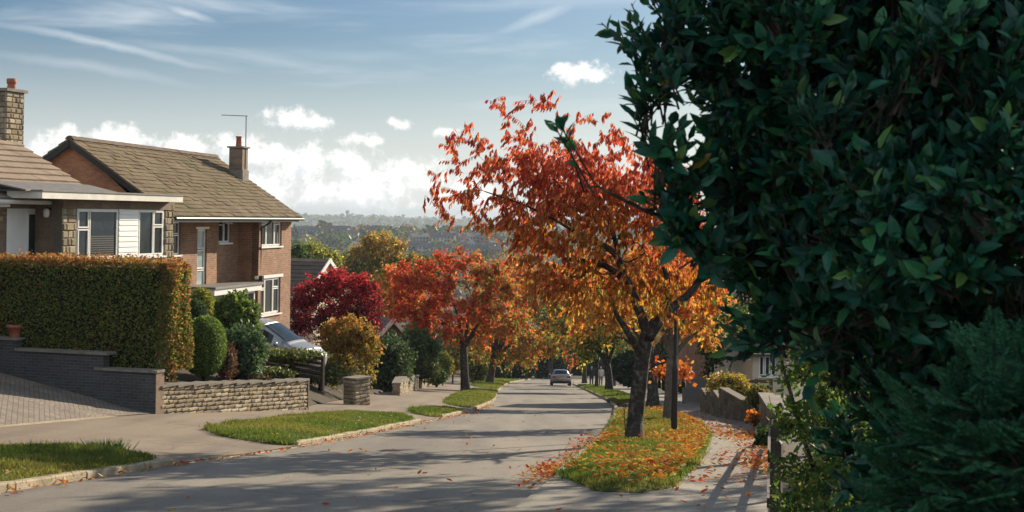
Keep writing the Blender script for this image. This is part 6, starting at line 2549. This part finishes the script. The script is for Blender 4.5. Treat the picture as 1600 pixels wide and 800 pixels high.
M_paint_silver = simple('silver_paint', (.30, .32, .345), .32, .03, 2, metal=.35, spec=.6)
M_paint_grey = simple('silver_grey_paint', (.30, .32, .34), .28, .03, 2, metal=.55, spec=.6)
M_lamp_red = simple('red_lamp_lens', (.35, .015, .012), .2, .1, 8, spec=.6)
M_lamp_white = simple('clear_lamp_lens', (.7, .72, .72), .12, .1, 8, spec=.8)
M_plate = simple('yellow_number_plate', (.62, .46, .06), .5, .05, 8)
M_rim = simple('alloy_rim', (.42, .42, .43), .3, .1, 8, metal=.8)
M_seat = simple('pale_seat_fabric', (.35, .35, .34), .9, .1, 8)


def car(name, label, F, st, wheels, paint, front_lo, cowl, roof_f, roof_r, tail, rear_view=True, R=.32):
    """st: stations rear to front (a, bottom, belt, top, half width, half roof width)"""
    root = thing(name, label, 'car', F.o)
    S = np.array(st, float)
    aa = np.unique(np.concatenate([np.linspace(S[0, 0], S[-1, 0], 54), S[:, 0]]))
    # smooth the outline between the given stations
    G = np.stack([aa] + [np.interp(aa, S[:, 0], S[:, k]) for k in range(1, 6)], 1)
    for _ in range(3):
        G[1:-1, 2:] = .25 * G[:-2, 2:] + .5 * G[1:-1, 2:] + .25 * G[2:, 2:]

    def ring(g):
        a, zb_, zbelt, zt_, w, wr = g
        glass = zt_ - zbelt > .2
        rr = wr if glass else w * .86
        half = [(0, zb_), (w * .86, zb_), (w * .96, zb_ + .10), (w, zb_ + (zbelt - zb_) * .5), (w * .985, zbelt - .05), (w * .955, zbelt), (rr, zt_ - (.07 if glass else .03)), (rr * .88, zt_ - (.02 if glass else .008)), (rr * .5, zt_ + .012), (0, zt_ + .018)]
        return half + [(-x, z) for x, z in half[-2:0:-1]]
    k = len(ring(G[0]))
    V = np.array([F.w(g[0], x, z) for g in G for x, z in ring(g)])
    mb = MB()
    m = len(G)
    mb.add(V, [(i * k + j, i * k + (j + 1) % k, (i + 1) * k + (j + 1) % k, (i + 1) * k + j) for i in range(m - 1) for j in range(k)])
    mb.f.append((np.array([list(range(k))[::-1]]), 0))
    mb.f.append((np.array([list(range((m - 1) * k, m * k))]), 0))
    mb.build('body', paint, root, True)

    def at(a):
        return np.array([np.interp(a, G[:, 0], G[:, q]) for q in range(6)])

    def side(a0, a1, sgn, lo=.08, hi=.90, name_='side_window'):
        mb = MB()
        vs = []
        n = 8
        for a in np.linspace(a0, a1, n):
            g = at(a)
            top = g[3] - .07
            x0, z0 = g[4] * .955, g[2]
            x1, z1 = g[5], top
            for t in (lo, hi):
                vs.append(F.w(a, sgn * (x0 + (x1 - x0) * t + .008), z0 + (z1 - z0) * t + .004))
        mb.add(vs, [(2 * i, 2 * i + 1, 2 * i + 3, 2 * i + 2) for i in range(n - 1)])
        mb.build(name_, M_glass, root, True)

    def across(a_lo, a_hi, name_, sgn):
        mb = MB()
        vs = []
        n = 7
        for a in np.linspace(a_lo, a_hi, n):
            g = at(a)
            glass = g[3] - g[2] > .2
            w_ = (g[5] if glass else g[4] * .86) * .93
            for t in np.linspace(-1, 1, 7):
                vs.append(F.w(a + sgn * .008, t * w_, g[3] + .016 + .012 * (1 - t * t) - .02 * abs(t) ** 3))
        mb.add(vs, [(i * 7 + j, i * 7 + j + 1, (i + 1) * 7 + j + 1, (i + 1) * 7 + j) for i in range(n - 1) for j in range(6)])
        mb.build(name_, M_glass, root, True)
    across(cowl - .06, roof_f + .06, 'windscreen', 1)
    across(tail + .05, roof_r - .04, 'rear_window', -1)
    mida = (roof_f + roof_r) / 2 + .05
    for sgn in (-1, 1):
        side(roof_r + .05, mida - .06, sgn)
        side(mida + .06, roof_f + (cowl - roof_f) * .45, sgn, .08, .86)
        mb = MB()
        g = at(cowl - .25)
        c = F.w(cowl - .35, sgn * (g[4] + .10), g[2] + .06)
        ring_ = []
        for s_, t_ in ((.5, -.06), (1, -.03), (1, .03), (.6, .06)):
            ring_ += [c + F.u * t_ + F.n * math.cos(q) * .10 * s_ + F.up * math.sin(q) * .07 * s_ for q in np.linspace(0, 2 * math.pi, 10, endpoint=False)]
        mb.add(ring_, [(i * 10 + j, i * 10 + (j + 1) % 10, (i + 1) * 10 + (j + 1) % 10, (i + 1) * 10 + j) for i in range(3) for j in range(10)])
        mb.f.append((np.array([list(range(10))]), 0))
        mb.f.append((np.array([list(range(30, 40))]), 0))
        mb.build('mirror', paint, root, True)
        for wa in wheels:
            g = at(wa)
            mb = MB()
            prof = [(.17, -.10), (R - .02, -.10), (R, -.07), (R, .07), (R - .02, .095), (R - .09, .10), (.17, .09)]
            cw_ = F.w(wa, sgn * (g[4] - .08), R)
            rg = []
            for rr, off in prof:
                rg += [cw_ + F.n * sgn * off + F.u * math.cos(q) * rr + F.up * math.sin(q) * rr for q in np.linspace(0, 2 * math.pi, 20, endpoint=False)]
            mb.add(rg, [(i * 20 + j, i * 20 + (j + 1) % 20, (i + 1) * 20 + (j + 1) % 20, (i + 1) * 20 + j) for i in range(len(prof) - 1) for j in range(20)])
            wh = mb.build('wheel', M_rubber, root, True)
            mb = MB()
            rg = []
            for rr, off in ((R - .09, .098), (R - .12, .085), (.06, .08), (.04, .10)):
                rg += [cw_ + F.n * sgn * off + F.u * math.cos(q) * rr + F.up * math.sin(q) * rr for q in np.linspace(0, 2 * math.pi, 20, endpoint=False)]
            mb.add(rg, [(i * 20 + j, i * 20 + (j + 1) % 20, (i + 1) * 20 + (j + 1) % 20, (i + 1) * 20 + j) for i in range(3) for j in range(20)])
            mb.f.append((np.array([list(range(60, 80))]), 0))
            mb.build('rim', M_rim, wh, True)
        # lamps
        g = at(S[0, 0] + .02)
        mb = MB()
        mb.box(F, S[0, 0] - .015, S[0, 0] + .18, sgn * (g[4] * .58), sgn * (g[4] * 1.0), g[2] - .16, g[2] - .01)
        mb.build('tail_light', M_lamp_red, root)
        g = at(S[-1, 0] - .12)
        mb = MB()
        mb.box(F, S[-1, 0] - .30, S[-1, 0] - .04, sgn * (g[4] * .55), sgn * (g[4] * .985), g[2] - .14, g[2] - .02)
        mb.build('headlight', M_lamp_white, root)
    if rear_view:
        mb = MB()
        mb.box(F, S[0, 0] - .03, S[0, 0] + .02, -.26, .26, .60, .71)
        mb.build('number_plate', M_plate, root)
        mb = MB()
        mb.box(F, S[0, 0] - .05, S[0, 0] + .25, -S[0, 4] * .98, S[0, 4] * .98, .26, .40)
        mb.build('bumper', M_rubber, root)
    return root


g = PG(877, 603, surf)
hd = math.degrees(math.atan2(KERB_R(135) - KERB_R(120), 15))
FCAR = Tilt(np.array((g[0], g[1], float(road_z(g[1])))), hd - 1.0, 6.1)
car('parked_car', 'silver-grey saloon car seen from behind at the far bend of the road', FCAR,
    [(0, .36, .86, .90, .80, .6), (.08, .30, .92, .98, .86, .6), (.45, .26, .94, 1.02, .89, .6), (1.15, .22, .95, 1.40, .90, .60), (1.6, .2, .95, 1.45, .90, .62), (2.4, .2, .94, 1.46, .90, .62), (2.75, .2, .93, 1.41, .90, .60),
     (3.45, .2, .93, 1.0, .89, .6), (4.2, .22, .84, .88, .86, .6), (4.5, .30, .62, .66, .74, .5)],
    (.85, 3.6), M_paint_grey, 4.5, 3.40, 2.75, 1.15, .45)

vx = P(497, 560, 49.6)
hv = 105.8
o = np.array((vx[0], vx[1])) - np.array((math.sin(math.radians(hv)), math.cos(math.radians(hv)))) * 4.2
zt = P(420, 491, 50.6)[2] - 1.68
FVAN = Tilt(np.array((o[0], o[1], zt)), hv, 5.0)
car('people_carrier', 'silver people carrier on the sloping drive, partly hidden by the slatted fence', FVAN,
    [(0, .36, .95, 1.1, .82, .62), (.1, .28, 1.0, 1.35, .86, .66), (.35, .24, 1.02, 1.60, .88, .68), (.8, .2, 1.02, 1.67, .89, .68), (1.9, .2, 1.0, 1.69, .89, .68), (2.3, .2, .99, 1.62, .89, .66),
     (3.35, .2, .98, 1.06, .88, .62), (3.9, .24, .90, .92, .85, .6), (4.2, .32, .68, .70, .74, .5)],
    (.75, 3.4), M_paint_silver, 4.2, 3.30, 2.25, .42, .12, rear_view=False)


# ------------------------------------------------------------------ two walkers
def skin_mesh(name, joints, edges, mat, root, sub=1, start=0):
    me = bpy.data.meshes.new(name)
    me.from_pydata([tuple(np.array(j[0])) for j in joints], edges, [])
    o = bpy.data.objects.new(name, me)
    COL.objects.link(o)
    o.parent = root
    md = o.modifiers.new('skin', 'SKIN')
    md.use_smooth_shade = True
    for i, v in enumerate(me.skin_vertices[0].data):
        r = joints[i][1]
        v.radius = (r, r) if not isinstance(r, tuple) else r
        v.use_root = i == start
    s = o.modifiers.new('sub', 'SUBSURF')
    s.levels = s.render_levels = sub
    me.materials.append(mat)
    return o


M_skin = simple('skin', (.45, .28, .2), .6, .08, 6)
M_hair = simple('white_hair', (.62, .60, .56), .7, .1, 12)


def person(label, at_, heading, coat, trouser, phase=1):
    root = thing('person', label, 'person', at_)
    root.rotation_euler = (0, 0, -math.radians(heading))
    s = phase
    # x right, y forward, z up; metres
    J = [((0, 0, .95), (.13, .10)), ((0, .01, 1.18), (.13, .10)), ((0, .01, 1.40), (.15, .10)), ((0, .02, 1.50), .055), ((0, .03, 1.56), .06), ((0, .04, 1.64), (.075, .09)), ((0, .03, 1.71), (.06, .07)),
         ((.17, .01, 1.41), .055), ((.22, -.08 * s, 1.15), .042), ((.21, .02 - .04 * s, .92), .034), ((.21, .05 - .02 * s, .84), .03),
         ((-.17, .01, 1.41), .055), ((-.22, .08 * s, 1.15), .042), ((-.21, .16 * s, .93), .034), ((-.21, .2 * s, .86), .03),
         ((.09, 0, .88), .085), ((.10, .14 * s, .50), .06), ((.10, .10 * s, .10), .042), ((.10, .14 * s + .10, .04), .035),
         ((-.09, 0, .88), .085), ((-.10, -.02 * s, .50), .06), ((-.10, -.28 * s, .14), .042), ((-.10, -.28 * s + .12, .05), .035)]
    E = [(0, 1), (1, 2), (2, 3), (3, 4), (4, 5), (5, 6), (2, 7), (7, 8), (8, 9), (9, 10), (2, 11), (11, 12), (12, 13), (13, 14), (0, 15), (15, 16), (16, 17), (17, 18), (0, 19), (19, 20), (20, 21), (21, 22)]
    skin_mesh('body', J, E, M_skin, root)
    C = [((0, 0, .80), (.19, .15)), ((0, .01, 1.0), (.17, .13)), ((0, .01, 1.20), (.17, .13)), ((0, .01, 1.40), (.17, .12)), ((0, .02, 1.49), .075), ((.19, .01, 1.42), .075), ((.235, -.08 * s, 1.15), .06), ((.22, .02 - .04 * s, .92), .048),
         ((-.19, .01, 1.42), .075), ((-.235, .08 * s, 1.15), .06), ((-.22, .16 * s, .94), .048)]
    skin_mesh('coat', C, [(0, 1), (1, 2), (2, 3), (3, 4), (3, 5), (5, 6), (6, 7), (3, 8), (8, 9), (9, 10)], coat, root)
    T = [((0, 0, .90), (.15, .12)), ((.09, 0, .84), .105), ((.10, .14 * s, .50), .075), ((.10, .10 * s, .13), .06), ((-.09, 0, .84), .105), ((-.10, -.02 * s, .50), .075), ((-.10, -.27 * s, .17), .06)]
    skin_mesh('trousers', T, [(0, 1), (1, 2), (2, 3), (0, 4), (4, 5), (5, 6)], trouser, root)
    H = [((0, -.0, 1.60), .07), ((0, .005, 1.68), (.095, .10)), ((0, .02, 1.745), .07)]
    skin_mesh('hair', H, [(0, 1), (1, 2)], M_hair, root, 1)
    return root


M_coat_dark = simple('navy_coat', (.035, .04, .05), .8, .2, 8)
M_coat_pale = simple('pale_pink_coat', (.62, .55, .55), .8, .1, 8)
M_trouser = simple('dark_trousers', (.04, .04, .045), .85, .2, 8)
M_trouser2 = simple('grey_trousers', (.16, .16, .17), .85, .1, 8)
for px, py, lab, c, t_, ph in [(924, 604, 'person with white hair in a dark coat walking on the far right pavement', M_coat_dark, M_trouser, 1), (938.5, 604, 'person with white hair in a pale coat walking on the far right pavement', M_coat_pale, M_trouser2, -1)]:
    g = PG(px, py, surf)
    person(lab, g, 185, c, t_, ph)

# ------------------------------------------------------------------ far hillsides
def cards(mb, centre, radius, n_card, size, cols, squash=.8):
    """crowns made of many leaf clumps; arrays of centres and radii"""
    n = len(centre)
    d = rng.normal(size=(n, n_card, 3))
    d /= np.linalg.norm(d, axis=2)[..., None]
    r = rng.uniform(.35, 1, (n, n_card)) ** .6
    d[..., 2] = d[..., 2] * squash
    c = centre[:, None] + d * (r * radius[:, None])[..., None]
    c = c.reshape(-1, 3)
    m = len(c)
    a = runit(m)
    b = np.cross(a, runit(m))
    b /= np.linalg.norm(b, axis=1)[:, None] + 1e-9
    s = (np.repeat(radius, n_card) * size * rng.uniform(.6, 1.3, m))[:, None]
    V = np.stack([c - a * s, c - b * s * .7, c + a * s, c + b * s * .7], 1).reshape(-1, 3)
    col = np.repeat(cols, n_card, 0) * rng.uniform(.75, 1.25, m)[:, None]
    mb.add(V, np.arange(4 * m).reshape(m, 4), 0, np.repeat(col, 4, 0))


def hill_xy(n, y0, y1, a0=-.30, a1=.42):
    y = y0 * (y1 / y0) ** rng.uniform(0, 1, n)
    return rng.uniform(a0, a1, n) * y, y


WOODS = [(.06, .09, .035), (.10, .12, .04), (.16, .14, .05), (.19, .12, .045), (.045, .07, .035), (.24, .19, .06)]
for lab, n, y0, y1, r0, r1, nc, sz in [('trees and gardens on the lower slope beyond the street', 1300, 255, 720, 2.5, 5.0, 60, .26), ('wooded suburb on the hazy nearer hillside', 3300, 720, 1500, 3.0, 6.0, 30, .34), ('woods on the farthest hazy ridge', 5600, 2300, 5000, 3.5, 7, 12, .5)]:
    x, y = hill_xy(n, y0, y1)
    z = terrain_z(x, y)
    keep = wob(x, y, .012 if y1 < 2000 else .004, 4) + rng.uniform(-.5, .5, n) > -.45
    x, y, z = x[keep], y[keep], z[keep]
    rr = rng.uniform(r0, r1, len(x)) * rng.choice([1, 1, 1.25], len(x))
    mb = MB()
    cards(mb, np.c_[x, y, z + rr * .75], rr, nc, sz, palette(WOODS, [4, 4, 2.5, 2, 3, 1], len(x)))
    o = mb.build('woodland', M_green)
    tag(o, lab, 'woodland', None, 'stuff')

M_far_wall = [simple('far_pale_wall', (.50, .46, .40), .9, .1, 1), simple('far_brick_wall', (.26, .15, .10), .9, .1, 1), simple('far_stone_wall', (.30, .27, .22), .9, .1, 1)]
M_far_roof = [simple('far_slate', (.10, .10, .11), .8, .1, 1), simple('far_tile', (.20, .11, .08), .8, .1, 1)]
protos = []
for k in range(4):
    mb = MB()
    F = Frame((0, 0), 90, 0)
    L, W, H, Rr = [(10, 7, 5.2, 2.6), (8, 7, 5.0, 2.4), (16, 7, 5.4, 2.6), (9, 8, 2.8, 2.6)][k]
    mb.box(F, -L / 2, L / 2, -W / 2, W / 2, -4, H, 0)
    e = .5
    mb.add([F.w(-L / 2 - e, -W / 2 - e, H - .2), F.w(L / 2 + e, -W / 2 - e, H - .2), F.w(L / 2 + e, 0, H + Rr), F.w(-L / 2 - e, 0, H + Rr), F.w(-L / 2 - e, W / 2 + e, H - .2), F.w(L / 2 + e, W / 2 + e, H - .2)],
           [(0, 1, 2, 3), (3, 2, 5, 4)], 1)
    mb.add([F.w(-L / 2, -W / 2, H), F.w(-L / 2, W / 2, H), F.w(-L / 2, 0, H + Rr - .3)], [(0, 1, 2)], 0)
    mb.add([F.w(L / 2, -W / 2, H), F.w(L / 2, W / 2, H), F.w(L / 2, 0, H + Rr - .3)], [(0, 1, 2)], 0)
    mb.box(F, L * .25, L * .25 + .9, -.5, .5, H + 1, H + Rr + 1.1, 0)
    for s in (-1, 1):
        for a in np.linspace(-L / 2 + 1.2, L / 2 - 2.4, max(2, int(L / 3))):
            for zz in ((1.0, 2.2), (3.4, 4.6)):
                if zz[1] < H:
                    mb.box(F, a, a + 1.3, s * W / 2 - .1 * (s > 0) , s * (W / 2 + .05), zz[0], zz[1], 2)
    o = mb.build('hillside_house', [M_far_wall[(0, 1, 2, 0)[k]], M_far_roof[(0, 1, 0, 1)[k]], M_glass])
    tag(o, 'tiny far-off house among the trees on the hazy hillside', 'house', 'houses on the hazy hillside')
    protos.append(o)
cnt = 0
spots = []
for row, (yb_, a0, a1, n) in enumerate([(880, -.155, -.105, 9), (960, -.10, -.05, 9), (1040, -.085, -.008, 12), (1120, -.07, -.008, 11), (1200, -.15, -.09, 7), (780, -.055, -.012, 6), (620, -.06, -.02, 4)]):
    for k in range(n):
        y = yb_ + random.uniform(-22, 22)
        spots.append((y * (a0 + (a1 - a0) * (k + random.uniform(.2, .8)) / n), y))
for i, (x, y) in enumerate(spots):
    src = protos[(0, 1, 2, 3, 1, 0, 2)[i % 7]]
    o = src if i < 4 and src.location.y == 0 else src.copy()
    if o is not src:
        COL.objects.link(o)
    o.location = (x, y, float(terrain_z(np.array(x), np.array(y))) + 1.5)
    o.rotation_euler = (0, 0, random.uniform(-.7, .7))

# water tower on the skyline
ty = 4550.0
tx = (543 - 800) / FPX * ty
tz = float(terrain_z(np.array(tx), np.array(ty)))
root = thing('water_tower', 'small tower standing on the skyline of the far hazy ridge', 'tower', (tx, ty, tz))
mb = MB()
mb.lathe((tx, ty, tz - 5), [(5, 0), (4.5, 16)], 12)
mb.build('tower_shaft', M_far_wall[2], root, True)
mb = MB()
mb.lathe((tx, ty, tz + 11), [(5.5, 0), (6.5, 1.5), (6.5, 6), (5, 8), (1.5, 9)], 12)
mb.build('tank', M_far_wall[2], root, True)

# ------------------------------------------------------------------ the air
mb = MB()
FH = Frame((0, 0), 0, 0)
mb.box(FH, -90, 6600, -6200, 6200, -110, 13)
hm = bpy.data.materials.new('haze_air')
hm.use_nodes = True
ht = hm.node_tree
ht.nodes.clear()
pv = ht.nodes.new('ShaderNodeVolumePrincipled')
pv.inputs['Color'].default_value = (.72, .86, 1.0, 1)
pv.inputs['Density'].default_value = HAZE
ho = ht.nodes.new('ShaderNodeOutputMaterial')
ht.links.new(pv.outputs[0], ho.inputs['Volume'])
o = mb.build('haze', hm)
tag(o, None, None, None, 'stuff')
